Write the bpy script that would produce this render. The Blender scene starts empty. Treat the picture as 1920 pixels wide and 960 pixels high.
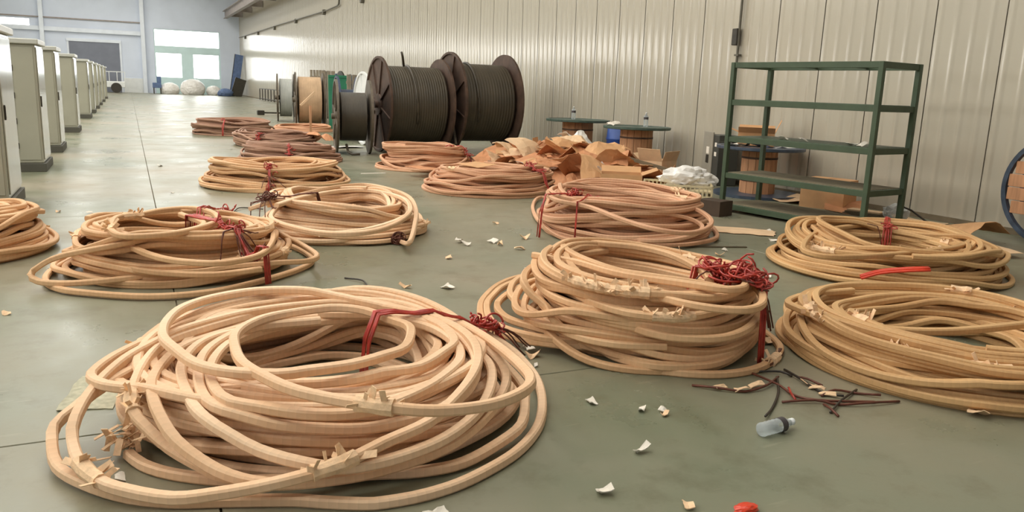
import bpy, math, random
import numpy as np
from mathutils import Matrix, Vector, noise

# ---------------------------------------------------------------- camera, sky, exposure
scene = bpy.context.scene
COL = scene.collection
cam_d = bpy.data.cameras.new('camera'); cam = bpy.data.objects.new('camera', cam_d); COL.objects.link(cam)
cam_d.sensor_width = 36.0; cam_d.lens = 27.978; cam_d.clip_start = .05; cam_d.clip_end = 400
cam.matrix_world = Matrix(((0.90387, 0.05577, -0.42417, 0.0),
                           (-0.42629, 0.20042, -0.88206, 0.0),
                           (0.03582, 0.97812, 0.20494, 1.5),
                           (0, 0, 0, 1)))
scene.camera = cam
vs = scene.view_settings
vs.view_transform = 'Standard'; vs.look = 'None'; vs.gamma = 1.0; vs.use_curve_mapping = False
vs.exposure = 1.95

world = bpy.data.worlds.new('overcast_sky'); scene.world = world; world.use_nodes = True
bg = world.node_tree.nodes['Background']
bg.inputs['Color'].default_value = (1.0, 0.968, 0.905, 1); bg.inputs['Strength'].default_value = 2.2

HX0, HX1, HY0, HY1, HZ = -12.0, 9.6, -9.0, 80.0, 10.0     # the hall
SKY = [(-6.8, 1.0), (-3.0, 1.0), (0.8, 1.0), (4.2, 1.0)]   # roof lights: centre x, width
BANDS = [(-6, 36, 7.2, 8.8), (40, 72, 4.0, 5.0)]           # window bands in the left wall, the near high one added for foreground light: y0, y1, z0, z1
DOOR = (2.30, 7.85, 5.65)
def portal(name, loc, sx, sy, rot):
    l = bpy.data.lights.new(name, 'AREA'); l.shape = 'RECTANGLE'; l.size = sx; l.size_y = sy
    l.cycles.is_portal = True
    o = bpy.data.objects.new(name, l); COL.objects.link(o); o.location = loc; o.rotation_euler = rot
    return o
for x, w in SKY:
    portal('roof_light_portal', (x, 38.5, HZ + .12), w, 75, (0, 0, 0))
for y0, y1, z0, z1 in BANDS:
    portal('side_window_fill_portal', (HX0 - .22, (y0 + y1) / 2, (z0 + z1) / 2), z1 - z0, y1 - y0, (0, -math.pi / 2, 0))
portal('door_portal', (sum(DOOR[:2]) / 2, HY1 + .35, DOOR[2] / 2), DOOR[1] - DOOR[0], DOOR[2], (-math.pi / 2, 0, 0))

# ---------------------------------------------------------------- cable piles
CW, CH = 0.043, 0.039            # paper-wrapped conductor, width and height in metres

class Pile:
    """A height field on which lengths of stiff cable are laid one after the other."""
    def __init__(s, cx, cy, half=1.9, res=0.02):
        s.x0, s.y0, s.res = cx - half, cy - half, res
        s.n = int(2 * half / res)
        s.h = np.zeros((s.n, s.n))
    def idx(s, x, y):
        i = np.clip(((x - s.x0) / s.res).astype(int), 0, s.n - 1)
        j = np.clip(((y - s.y0) / s.res).astype(int), 0, s.n - 1)
        return i, j
    OFF = [(a * .02, b * .02) for a in (-1, 0, 1) for b in (-1, 0, 1)]
    def support(s, p):
        z = np.zeros(len(p))
        for a, b in s.OFF:
            i, j = s.idx(p[:, 0] + a, p[:, 1] + b)
            z = np.maximum(z, s.h[i, j])
        return z
    def settle(s, p, z0=None, closed=False, its=140, sag=.0009, lift=None):
        sup = s.support(p)
        if lift is not None: sup = np.maximum(sup, lift)
        z = sup.copy()
        for _ in range(its):
            q = np.empty_like(z)
            q[1:-1] = .5 * z[1:-1] + .25 * (z[:-2] + z[2:])
            if closed:
                q[0] = .5 * z[0] + .25 * (z[-1] + z[1]); q[-1] = .5 * z[-1] + .25 * (z[-2] + z[0])
            else:
                q[0] = .5 * (z[0] + z[1]); q[-1] = .5 * (z[-1] + z[-2])
            z = np.maximum(sup, q - sag)
            if z0 is not None: z[:len(z0)] = z0
        k = np.array([.25, .5, .25])
        for _ in range(4):
            zz = np.convolve(np.pad(z, 1, mode='edge'), k, 'valid')
            if z0 is not None: zz[:len(z0)] = z0
            z = zz
        return z
    def press(s, p, z, h):
        pp, zz = dense(p, z, .015)
        for a, b in s.OFF:
            i, j = s.idx(pp[:, 0] + a * .9, pp[:, 1] + b * .9)
            np.maximum.at(s.h, (i, j), zz + h)

def dense(p, z, step):
    d = np.r_[0, np.cumsum(np.hypot(*np.diff(p, axis=0).T))]
    t = np.linspace(0, d[-1], max(2, int(d[-1] / step)))
    return np.stack([np.interp(t, d, p[:, 0]), np.interp(t, d, p[:, 1])], 1), np.interp(t, d, z)

def smooth_nodes(rng, n, amp, m, hold=None):
    """n+1 random nodes, cosine-interpolated to n*m samples"""
    v = rng.uniform(-amp, amp, n + 2) if hold is None else np.asarray(hold)
    t = np.arange(n * m) / m
    i = t.astype(int); f = t - i; f = f * f * (3 - 2 * f)
    return v[i] * (1 - f) + v[np.minimum(i + 1, len(v) - 1)] * f

def spiral(rng, ro, ri, n, drift=.07, m=72, narrow=.35, stray=.15):
    th = np.arange(n * m) * 2 * np.pi / m * (1 if rng.rand() < .5 else -1) + rng.rand() * 6.28
    k = np.arange(n + 2); per = rng.uniform(6, 8)
    tri = np.abs(((k / per + rng.rand()) % 1) * 2 - 1) + rng.uniform(-.2, .2, n + 2)
    t = k / (n + 1.)
    mid = .45
    u = mid + (np.clip(tri, 0, 1) - mid) * (1 - narrow * t)
    out = rng.rand(n + 2) < stray
    r = ri + (ro - ri) * u
    r = np.where(out, r + rng.uniform(-.05, .1, n + 2) * (1 - .4 * t), r)
    r = smooth_nodes(rng, n, 0, m, r)
    dx = smooth_nodes(rng, n, drift, m, rng.uniform(-drift, drift, n + 2) * np.where(out, 1.9, 1))
    dy = smooth_nodes(rng, n, drift, m, rng.uniform(-drift, drift, n + 2) * np.where(out, 1.9, 1))
    ph = rng.rand() * 6.28
    e = smooth_nodes(rng, n, .03, m)
    r = r + e * np.cos(2 * th + ph) + .012 * np.cos(3 * th + 2 * ph)
    return np.stack([r * np.cos(th) + dx, r * np.sin(th) + dy], 1)

def lay_spiral(pile, c, p, m=72, h=CH * .8, sag=.0009):
    """lay a long spiral turn by turn, each turn resting on what lies below"""
    p = p + np.asarray(c); out = np.zeros(len(p)); carry = None
    for a in range(0, len(p), m):
        lo = max(0, a - 10)
        q = p[lo:a + m]
        z = pile.settle(q, None if a == 0 else out[lo:a], sag=sag)
        out[lo:a + m] = z
        pile.press(p[a:a + m], z[-len(p[a:a + m]):], h)
    return np.c_[p, out]

def catmull(pts, step=.05, closed=False):
    P = np.asarray(pts, float); n = len(P)
    if closed: Q = np.vstack([P[-1], P, P[0], P[1]]); segs = n
    else: Q = np.vstack([2 * P[0] - P[1], P, 2 * P[-1] - P[-2]]); segs = n - 1
    o = []
    for i in range(segs):
        a, b, c, d = Q[i:i + 4]
        k = max(2, int(np.linalg.norm(c - b) / step))
        t = (np.arange(k) / k)[:, None]
        o.append(.5 * (2 * b + (c - a) * t + (2 * a - 5 * b + 4 * c - d) * t * t + (3 * b - a - 3 * c + d) * t ** 3))
    o = np.vstack(o)
    return o if closed else np.vstack([o, P[-1]])

def lay_path(pile, xy, closed=False, h=CH * .8, sag=.0007, lift=None):
    p = catmull(xy, .05, closed)
    l = None
    if lift is not None:
        l = np.interp(np.linspace(0, 1, len(p)), np.linspace(0, 1, len(lift)), lift)
    z = pile.settle(p, None, closed, sag=sag, lift=l)
    pile.press(p, z, h)
    return np.c_[p, z]
COILS = {
  'A': dict(c=(0.78,3.75), ro=0.93, ri=0.47, n=44, seed=11, hf=0.42, loops=[
    (1, [(-0.35,3.40,0.05),(-0.32,3.23,0.02),(-0.22,3.07,0.01),(-0.08,2.93,0.00),(0.06,2.84,0.00),(0.20,2.79,0.00),(0.34,2.74,0.00),(0.47,2.69,0.00),(0.54,2.65,0.00),(0.68,2.58,0.00),(0.76,2.56,0.00),(0.92,2.56,0.00),(1.11,2.61,0.00),(1.37,2.75,0.00),(1.57,2.94,0.00),(1.71,3.16,0.01),(1.80,3.39,0.03),(1.82,3.58,0.06),(1.78,3.72,0.11),(1.67,3.86,0.17),(1.46,3.97,0.22),(1.14,4.10,0.24),(0.75,4.17,0.24),(0.36,4.06,0.25),(0.06,3.79,0.23),(-0.16,3.60,0.19),(-0.27,3.51,0.14),(-0.34,3.48,0.09)]),
    (0, [(-0.08,3.30,0.00),(-0.03,3.18,0.00),(0.07,3.06,0.00),(0.24,2.94,0.00),(0.42,2.85,0.01),(0.61,2.80,0.01),(0.76,2.77,0.01),(0.95,2.72,0.01),(1.13,2.73,0.01),(1.33,2.81,0.03),(1.47,2.90,0.05),(1.55,3.03,0.09),(1.58,3.12,0.13),(1.55,3.30,0.19),(1.51,3.48,0.23),(1.41,3.74,0.26),(1.22,3.96,0.27),(0.85,4.12,0.27)]),
    (0, [(0.54,4.18,0.28),(0.26,3.99,0.28),(0.09,3.86,0.27),(-0.00,3.66,0.25),(-0.05,3.40,0.23),(-0.05,3.26,0.19),(-0.01,3.19,0.15),(0.07,3.07,0.10),(0.17,2.94,0.07),(0.24,2.87,0.05),(0.41,2.77,0.04),(0.64,2.75,0.05),(0.94,2.77,0.07),(1.22,2.89,0.08),(1.49,3.16,0.09)]),
    (0, [(0.63,4.10,0.27),(0.30,3.93,0.26),(0.13,3.75,0.26),(0.03,3.47,0.25),(0.02,3.26,0.24),(0.05,3.09,0.20),(0.09,2.99,0.16),(0.16,2.89,0.12),(0.25,2.79,0.09),(0.37,2.72,0.07),(0.55,2.69,0.06),(0.79,2.69,0.06),(1.09,2.75,0.09),(1.36,2.94,0.14),(1.51,3.16,0.19),(1.49,3.42,0.24),(1.33,3.76,0.27)]),
    (0, [(0.72,3.99,0.27),(0.43,3.94,0.27),(0.24,3.80,0.27),(0.14,3.52,0.26),(0.15,3.17,0.25),(0.19,3.01,0.23),(0.27,2.91,0.19),(0.36,2.83,0.15),(0.49,2.72,0.13),(0.64,2.66,0.11),(0.86,2.66,0.12),(1.09,2.74,0.14),(1.30,2.91,0.18),(1.43,3.16,0.23),(1.43,3.49,0.25)]),
    (0, [(0.82,3.94,0.29),(0.50,3.92,0.29),(0.28,3.73,0.27),(0.20,3.41,0.27),(0.21,3.09,0.26),(0.33,2.95,0.24),(0.45,2.89,0.21),(0.58,2.86,0.19),(0.75,2.84,0.17),(0.90,2.85,0.17),(1.05,2.85,0.19),(1.21,2.93,0.22),(1.34,3.11,0.25),(1.41,3.38,0.27),(1.36,3.68,0.29),(1.15,3.93,0.29)]),
    (0, [(0.97,4.11,0.23),(0.68,4.07,0.24),(0.39,3.82,0.26),(0.25,3.42,0.28),(0.26,3.07,0.28),(0.38,2.95,0.27),(0.57,2.83,0.26),(0.77,2.82,0.25),(1.00,2.91,0.26),(1.19,3.06,0.27),(1.31,3.23,0.27),(1.35,3.44,0.28),(1.31,3.70,0.28),(1.15,3.92,0.28)]),
    (1, [(-0.27,3.29,0.10),(-0.24,3.13,0.07),(-0.17,2.99,0.05),(-0.08,2.88,0.05),(0.06,2.77,0.05),(0.19,2.71,0.07),(0.33,2.67,0.09),(0.46,2.63,0.12),(0.62,2.64,0.14),(0.79,2.69,0.17),(0.98,2.74,0.20),(1.13,2.85,0.23),(1.26,2.98,0.26),(1.36,3.14,0.28),(1.41,3.31,0.30),(1.42,3.55,0.30),(1.35,3.83,0.30),(1.19,4.09,0.29),(1.00,4.24,0.29),(0.77,4.25,0.29),(0.53,4.17,0.30),(0.35,4.08,0.30),(0.17,3.95,0.30),(0.06,3.87,0.28),(-0.08,3.74,0.25),(-0.20,3.55,0.20),(-0.26,3.37,0.15)]),
    (0, [(1.30,3.86,0.30),(1.36,3.62,0.30),(1.36,3.47,0.29),(1.33,3.36,0.29),(1.24,3.26,0.29),(1.08,3.14,0.28),(0.91,3.13,0.28),(0.80,3.12,0.27),(0.65,3.15,0.26),(0.50,3.19,0.26),(0.30,3.23,0.25),(0.13,3.30,0.24),(-0.03,3.38,0.24),(-0.15,3.49,0.23),(-0.21,3.63,0.22),(-0.19,3.71,0.23),(-0.12,3.83,0.24),(-0.03,3.93,0.25),(0.06,4.01,0.26),(0.18,4.14,0.27),(0.41,4.29,0.28),(0.65,4.38,0.28),(0.91,4.40,0.28),(1.15,4.25,0.28),(1.30,4.02,0.28)]),
    (0, [(1.55,3.72,0.22),(1.45,3.86,0.25),(1.33,3.99,0.27),(1.15,4.12,0.30),(0.98,4.28,0.32),(0.82,4.38,0.34),(0.58,4.44,0.34),(0.34,4.35,0.34),(0.18,4.15,0.35),(0.10,3.92,0.35),(0.08,3.69,0.35),(0.12,3.50,0.35),(0.19,3.31,0.34),(0.30,3.18,0.34),(0.47,3.09,0.34),(0.59,3.09,0.34),(0.78,3.13,0.33),(0.93,3.19,0.33),(1.06,3.29,0.32),(1.15,3.47,0.32),(1.18,3.61,0.32),(1.13,3.74,0.32),(1.05,3.90,0.33),(0.94,4.00,0.33),(0.82,4.01,0.33),(0.59,3.95,0.33),(0.47,3.85,0.33),(0.39,3.69,0.34),(0.36,3.54,0.34),(0.36,3.28,0.34),(0.42,3.04,0.35),(0.50,2.87,0.35),(0.62,2.73,0.35),(0.75,2.59,0.36),(0.92,2.51,0.35),(1.13,2.51,0.34),(1.31,2.60,0.33),(1.42,2.73,0.32),(1.48,2.94,0.30),(1.52,3.24,0.28),(1.54,3.55,0.26),(1.53,3.85,0.24),(1.46,4.12,0.22),(1.35,4.38,0.20)]),
  ]),
  'B': dict(c=(0.34,6.9), ro=0.88, ri=0.42, n=36, seed=22, hf=0.555, loops=[
    (1, [(-0.62,6.50,0.01),(-0.52,6.19,0.01),(-0.31,5.99,0.01),(0.04,5.79,0.01),(0.40,5.78,0.01),(0.73,5.95,0.01),(1.15,6.32,0.01),(1.33,6.69,0.01),(1.24,7.32,0.01),(0.83,7.83,0.01),(0.18,7.86,0.01),(-0.33,7.49,0.01),(-0.57,6.92,0.01)]),
    (0, [(0.32,7.91,0.12),(-0.12,7.81,0.12),(-0.38,7.49,0.12),(-0.43,7.24,0.12),(-0.33,6.71,0.12),(-0.10,6.28,0.12),(0.12,6.02,0.12),(0.47,5.85,0.12),(0.81,5.93,0.12)]),
    (1, [(-0.20,7.38,0.25),(-0.17,6.94,0.25),(-0.05,6.37,0.25),(0.13,5.91,0.25),(0.33,5.69,0.25),(0.55,5.63,0.25),(0.80,5.84,0.25),(0.96,6.34,0.25),(1.02,6.84,0.25),(0.98,7.33,0.25),(0.73,7.72,0.25),(0.33,7.88,0.25),(-0.03,7.80,0.25)]),
    (0, [(0.33,6.98,0.38),(0.47,6.48,0.37),(0.19,6.34,0.33),(-0.16,6.27,0.28),(-0.49,6.29,0.22),(-0.63,6.32,0.15),(-0.69,6.32,0.09),(-0.64,6.27,0.05),(-0.46,6.20,0.04),(-0.17,6.18,0.05),(0.28,6.18,0.08),(0.59,6.07,0.12),(0.93,5.98,0.15),(1.17,6.07,0.13),(1.30,6.33,0.11),(1.28,6.72,0.11),(1.14,6.90,0.18),(1.00,7.19,0.25),(0.73,7.36,0.32),(0.35,7.25,0.36)]),
    (1, [(-0.16,6.29,0.38),(-0.17,6.60,0.38),(-0.13,6.92,0.38),(0.03,7.04,0.38),(0.21,7.24,0.38),(0.45,7.28,0.38),(0.58,6.98,0.38),(0.58,6.60,0.38),(0.46,6.35,0.38),(0.26,6.12,0.38),(0.02,6.05,0.38),(-0.10,6.10,0.38)]),
  ]),
  'C': dict(c=(-1.62,7.95), ro=0.98, ri=0.48, n=52, seed=33, hf=0.505, loops=[
  ]),
  'D': dict(c=(1.9,8.1), ro=0.84, ri=0.38, n=39, seed=44, hf=0.586, loops=[
    (1, [(1.19,8.29,0.02),(1.30,7.89,0.02),(1.46,7.56,0.02),(1.93,7.24,0.02),(2.37,7.38,0.02),(2.72,7.92,0.02),(2.96,8.79,0.02),(2.71,9.27,0.02),(2.11,9.48,0.02),(1.49,9.11,0.02)]),
    (0, [(1.41,6.77,0.20),(1.82,6.83,0.21),(2.25,7.22,0.22),(2.50,7.68,0.23),(2.55,8.42,0.24),(2.34,8.78,0.25),(1.83,8.71,0.26),(1.40,8.22,0.27),(1.14,7.51,0.28),(1.09,6.95,0.29),(1.32,6.33,0.30),(1.65,6.19,0.31),(1.99,6.47,0.32),(2.33,7.09,0.33),(2.49,7.83,0.34),(2.33,8.38,0.35),(1.98,8.36,0.36),(1.49,7.87,0.37),(1.15,7.33,0.38)]),
    (0, [(0.96,7.68,0.30),(1.14,7.77,0.34),(1.46,8.08,0.36),(1.89,8.47,0.38),(2.34,8.77,0.37),(2.53,8.36,0.36),(2.62,8.01,0.32),(2.51,7.45,0.27),(2.37,7.07,0.18),(2.22,6.77,0.09),(2.30,7.28,0.00)]),
  ]),
  'E': dict(c=(1.88,12.1), ro=1.06, ri=0.52, n=44, seed=55, hf=0.539, loops=[
  ]),
  'F': dict(c=(2.74,15.8), ro=1.0, ri=0.5, n=39, seed=66, hf=0.555, loops=[
  ]),
  'G': dict(c=(3.06,19.6), ro=1.0, ri=0.5, n=39, seed=77, hf=0.617, loops=[
  ]),
  'H': dict(c=(2.6,23.6), ro=1.15, ri=0.5, n=44, seed=88, hf=0.733, loops=[
  ]),
  'I': dict(c=(4.87,25.6), ro=1.0, ri=0.5, n=23, seed=99, hf=0.417, loops=[
  ]),
  'J': dict(c=(4.95,14.2), ro=0.86, ri=0.4, n=44, seed=110, hf=0.686, loops=[
  ]),
  'K': dict(c=(4.87,10.95), ro=1.04, ri=0.5, n=44, seed=121, hf=0.57, loops=[
  ]),
  'L': dict(c=(4.86,7.3), ro=0.95, ri=0.5, n=49, seed=132, hf=0.592, loops=[
    (1, [(4.63,9.06,0.02),(4.13,7.87,0.02),(4.08,7.07,0.02),(4.34,6.53,0.02),(4.80,6.32,0.02),(5.28,6.40,0.02),(5.65,6.67,0.02),(6.04,7.39,0.02),(5.77,7.97,0.02),(5.12,8.55,0.02),(5.16,9.78,0.02)]),
    (0, [(4.24,7.80,0.42),(3.95,7.40,0.42),(3.82,6.95,0.41),(4.05,6.71,0.37),(4.09,6.17,0.33),(4.20,5.79,0.30),(4.49,5.69,0.27),(4.86,5.88,0.27),(5.13,6.17,0.29),(5.24,6.52,0.33),(5.19,6.90,0.37),(4.95,7.36,0.40),(4.60,7.70,0.43),(4.28,7.75,0.44),(4.03,7.48,0.43),(4.00,7.11,0.41),(4.28,6.74,0.38),(4.71,6.51,0.33),(5.08,6.47,0.26),(5.18,6.35,0.19),(4.97,6.23,0.13),(4.63,6.29,0.08),(4.36,6.73,0.05),(4.26,7.44,0.04)]),
  ]),
  'M': dict(c=(2.86,4.05), ro=0.74, ri=0.42, n=52, seed=143, hf=0.445, loops=[
    (1, [(2.03,4.68,0.04),(1.92,4.32,0.04),(1.99,4.06,0.04),(2.14,3.88,0.04),(2.31,3.77,0.04),(2.58,3.63,0.04),(2.91,3.56,0.04),(3.38,3.74,0.04),(3.90,4.23,0.04),(4.15,4.82,0.04),(4.02,5.35,0.04),(3.41,5.63,0.04),(2.80,5.49,0.04),(2.47,5.30,0.04),(2.19,4.97,0.04)]),
    (0, [(3.61,5.16,0.13),(3.11,5.30,0.13),(2.56,5.11,0.13),(2.30,4.79,0.13),(2.21,4.51,0.13),(2.20,4.12,0.13),(2.20,3.76,0.13),(2.33,3.53,0.13),(2.59,3.39,0.13)]),
    (1, [(2.06,4.64,0.07),(1.95,4.29,0.07),(2.01,4.04,0.07),(2.15,3.87,0.07),(2.34,3.77,0.07),(2.61,3.68,0.07),(2.98,3.66,0.07),(3.40,3.87,0.07),(3.81,4.30,0.07),(3.94,4.76,0.07),(3.79,5.18,0.07),(3.28,5.43,0.07),(2.82,5.37,0.07),(2.43,5.13,0.07),(2.21,4.88,0.07)]),
    (1, [(2.11,4.58,0.10),(2.03,4.28,0.10),(2.10,4.05,0.10),(2.22,3.87,0.10),(2.46,3.73,0.10),(2.78,3.65,0.10),(3.19,3.77,0.10),(3.56,4.11,0.10),(3.71,4.53,0.10),(3.56,4.93,0.10),(3.16,5.23,0.10),(2.74,5.14,0.10),(2.37,4.87,0.10)]),
    (0, [(2.99,4.58,0.22),(2.62,4.60,0.22),(2.36,4.35,0.22),(2.37,3.99,0.22),(2.42,3.64,0.22),(2.48,3.37,0.22),(2.61,3.24,0.22),(2.82,3.19,0.22),(3.10,3.31,0.22),(3.41,3.58,0.22),(3.69,3.97,0.22)]),
    (0, [(2.45,4.09,0.00),(2.44,3.91,0.00),(2.46,3.51,0.00),(2.59,3.34,0.00),(2.81,3.22,0.00),(3.06,3.21,0.00),(3.32,3.32,0.00),(3.51,3.48,0.00),(3.62,3.72,0.00),(3.72,4.02,0.00)]),
    (0, [(2.40,3.92,0.03),(2.39,3.58,0.03),(2.50,3.39,0.03),(2.68,3.31,0.03),(2.91,3.31,0.03),(3.30,3.51,0.03),(3.61,3.79,0.03),(3.90,4.12,0.03),(4.13,4.52,0.03),(4.09,4.88,0.03)]),
    (0, [(2.91,4.55,0.42),(2.56,4.51,0.41),(2.34,4.42,0.40),(2.17,4.29,0.38),(2.06,4.11,0.36),(2.08,4.03,0.30),(2.13,3.95,0.25),(2.14,3.86,0.19),(2.22,3.80,0.12),(2.30,3.68,0.08),(2.38,3.57,0.05),(2.51,3.40,0.04),(2.66,3.36,0.03),(2.86,3.36,0.04),(3.16,3.50,0.05),(3.39,3.68,0.08),(3.53,3.84,0.12),(3.64,4.08,0.16),(3.58,4.32,0.20)]),
    (0, [(2.81,4.65,0.33),(2.54,4.55,0.33),(2.29,4.22,0.33),(2.27,3.81,0.33),(2.32,3.51,0.33),(2.41,3.37,0.33),(2.57,3.28,0.33),(2.77,3.29,0.33),(3.07,3.40,0.33),(3.38,3.62,0.33),(3.63,3.99,0.33),(3.65,4.32,0.33)]),
    (0, [(2.39,4.61,0.40),(2.38,4.47,0.40),(2.37,4.09,0.40),(2.43,3.78,0.40),(2.54,3.48,0.40),(2.62,3.26,0.40),(2.74,3.12,0.40),(2.88,3.08,0.40),(3.05,3.18,0.40),(3.24,3.44,0.40),(3.38,3.86,0.40)]),
    (0, [(2.28,4.43,0.45),(2.32,4.36,0.45),(2.45,4.15,0.45),(2.52,3.83,0.45),(2.64,3.64,0.45),(2.77,3.47,0.45),(2.91,3.30,0.45),(3.06,3.34,0.45),(3.25,3.61,0.45),(3.25,3.89,0.45)]),
    (0, [(2.95,3.37,0.43),(2.86,3.50,0.44),(2.65,3.65,0.46),(2.53,3.85,0.46),(2.48,4.16,0.47),(2.52,4.44,0.47),(2.59,4.59,0.47),(2.75,4.66,0.47),(2.89,4.53,0.47),(3.05,4.37,0.47),(3.11,4.10,0.47),(3.06,3.75,0.46),(2.95,3.52,0.46),(2.98,3.54,0.38),(2.95,3.65,0.30)]),
  ]),
  'N': dict(c=(6.28,5.04), ro=1.02, ri=0.45, n=44, seed=154, hf=0.589, loops=[
    (1, [(5.06,4.88,0.27),(5.73,5.38,0.27),(6.43,5.60,0.27),(7.07,5.58,0.27),(7.35,5.25,0.27),(7.05,4.79,0.27),(6.48,4.50,0.27),(5.65,4.42,0.27),(5.04,4.46,0.27),(4.91,4.63,0.27)]),
  ]),
  'O': dict(c=(4.42,3.02), ro=0.96, ri=0.48, n=52, seed=165, hf=0.317, loops=[
    (0, [(4.59,4.41,0.00),(4.31,4.25,0.00),(3.91,3.79,0.00),(3.62,3.38,0.00),(3.56,2.97,0.00),(3.62,2.58,0.00),(3.81,2.33,0.00),(4.02,2.20,0.00),(4.39,2.11,0.00)]),
    (0, [(4.39,3.75,0.22),(4.01,3.76,0.22),(3.72,3.66,0.22),(3.66,3.50,0.22),(3.66,3.27,0.22),(3.78,3.04,0.22),(4.13,2.86,0.22),(4.74,2.80,0.22),(5.18,2.81,0.22)]),
  ]),
}
# ---------------------------------------------------------------- helpers
def srgb(r, g, b):
    f = lambda c: (c / 255 / 12.92) if c / 255 <= .04045 else ((c / 255 + .055) / 1.055) ** 2.4
    return (f(r), f(g), f(b), 1)

def mat(name, col, rough=.6, metal=0., var=.12, scale=6., bump=0., bscale=40., spec=.5, stretch=None, col2=None, alpha=None, coat=0.):
    m = bpy.data.materials.new(name); m.use_nodes = True
    nt = m.node_tree; b = nt.nodes['Principled BSDF']
    b.inputs['Roughness'].default_value = rough; b.inputs['Metallic'].default_value = metal
    b.inputs['Specular IOR Level'].default_value = spec
    if coat: b.inputs['Coat Weight'].default_value = coat; b.inputs['Coat Roughness'].default_value = .15
    tc = nt.nodes.new('ShaderNodeTexCoord'); mp = nt.nodes.new('ShaderNodeMapping')
    if stretch: mp.inputs['Scale'].default_value = stretch
    nt.links.new(tc.outputs['Object'], mp.inputs['Vector'])
    n = nt.nodes.new('ShaderNodeTexNoise'); n.inputs['Scale'].default_value = scale; n.inputs['Detail'].default_value = 6
    nt.links.new(mp.outputs['Vector'], n.inputs['Vector'])
    r = nt.nodes.new('ShaderNodeValToRGB'); r.color_ramp.elements[0].position = .3; r.color_ramp.elements[1].position = .7
    a = [max(0, c * (1 - var)) for c in col[:3]] + [1]
    z = list(col2) if col2 else [min(1, c * (1 + var)) for c in col[:3]] + [1]
    r.color_ramp.elements[0].color = a; r.color_ramp.elements[1].color = z
    nt.links.new(n.outputs['Fac'], r.inputs['Fac']); nt.links.new(r.outputs['Color'], b.inputs['Base Color'])
    if bump:
        n2 = nt.nodes.new('ShaderNodeTexNoise'); n2.inputs['Scale'].default_value = bscale; n2.inputs['Detail'].default_value = 4
        nt.links.new(mp.outputs['Vector'], n2.inputs['Vector'])
        bp = nt.nodes.new('ShaderNodeBump'); bp.inputs['Strength'].default_value = bump; bp.inputs['Distance'].default_value = .02
        nt.links.new(n2.outputs['Fac'], bp.inputs['Height']); nt.links.new(bp.outputs['Normal'], b.inputs['Normal'])
    if alpha is not None: b.inputs['Alpha'].default_value = alpha
    return m

def cable_mat(name, col, dark):
    """crepe-paper wrapping: overlapping turns running round the conductor"""
    m = bpy.data.materials.new(name); m.use_nodes = True
    nt = m.node_tree; b = nt.nodes['Principled BSDF']; L = nt.links.new
    b.inputs['Roughness'].default_value = .62; b.inputs['Specular IOR Level'].default_value = .35
    uv = nt.nodes.new('ShaderNodeUVMap'); uv.uv_map = 'along'
    mp = nt.nodes.new('ShaderNodeMapping'); mp.inputs['Scale'].default_value = (1, .03, 1); L(uv.outputs['UV'], mp.inputs['Vector'])
    w = nt.nodes.new('ShaderNodeTexWave'); w.wave_profile = 'SAW'; w.inputs['Scale'].default_value = 9; w.inputs['Distortion'].default_value = .6
    L(mp.outputs['Vector'], w.inputs['Vector'])
    tc = nt.nodes.new('ShaderNodeTexCoord')
    n = nt.nodes.new('ShaderNodeTexNoise'); n.inputs['Scale'].default_value = 2.2; n.inputs['Detail'].default_value = 8; n.inputs['Roughness'].default_value = .65
    L(tc.outputs['Object'], n.inputs['Vector'])
    nu = nt.nodes.new('ShaderNodeTexNoise'); nu.inputs['Scale'].default_value = .55; nu.inputs['Detail'].default_value = 2
    L(uv.outputs['UV'], nu.inputs['Vector'])
    mx = nt.nodes.new('ShaderNodeMath'); mx.operation = 'MULTIPLY_ADD'; mx.inputs[1].default_value = .55; L(nu.outputs['Fac'], mx.inputs[0])
    m2 = nt.nodes.new('ShaderNodeMath'); m2.operation = 'MULTIPLY'; m2.inputs[1].default_value = .45; L(n.outputs['Fac'], m2.inputs[0]); L(m2.outputs[0], mx.inputs[2])
    r = nt.nodes.new('ShaderNodeValToRGB'); r.color_ramp.elements[0].position = .32; r.color_ramp.elements[1].position = .62
    r.color_ramp.elements[0].color = dark; r.color_ramp.elements[1].color = col
    L(mx.outputs[0], r.inputs['Fac'])
    ml = nt.nodes.new('ShaderNodeMixRGB'); ml.blend_type = 'MULTIPLY'; ml.inputs['Fac'].default_value = .07
    L(r.outputs['Color'], ml.inputs['Color1']); L(w.outputs['Color'], ml.inputs['Color2']); L(ml.outputs['Color'], b.inputs['Base Color'])
    bp = nt.nodes.new('ShaderNodeBump'); bp.inputs['Strength'].default_value = .15; bp.inputs['Distance'].default_value = .004
    L(w.outputs['Fac'], bp.inputs['Height']); L(bp.outputs['Normal'], b.inputs['Normal'])
    return m

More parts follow.
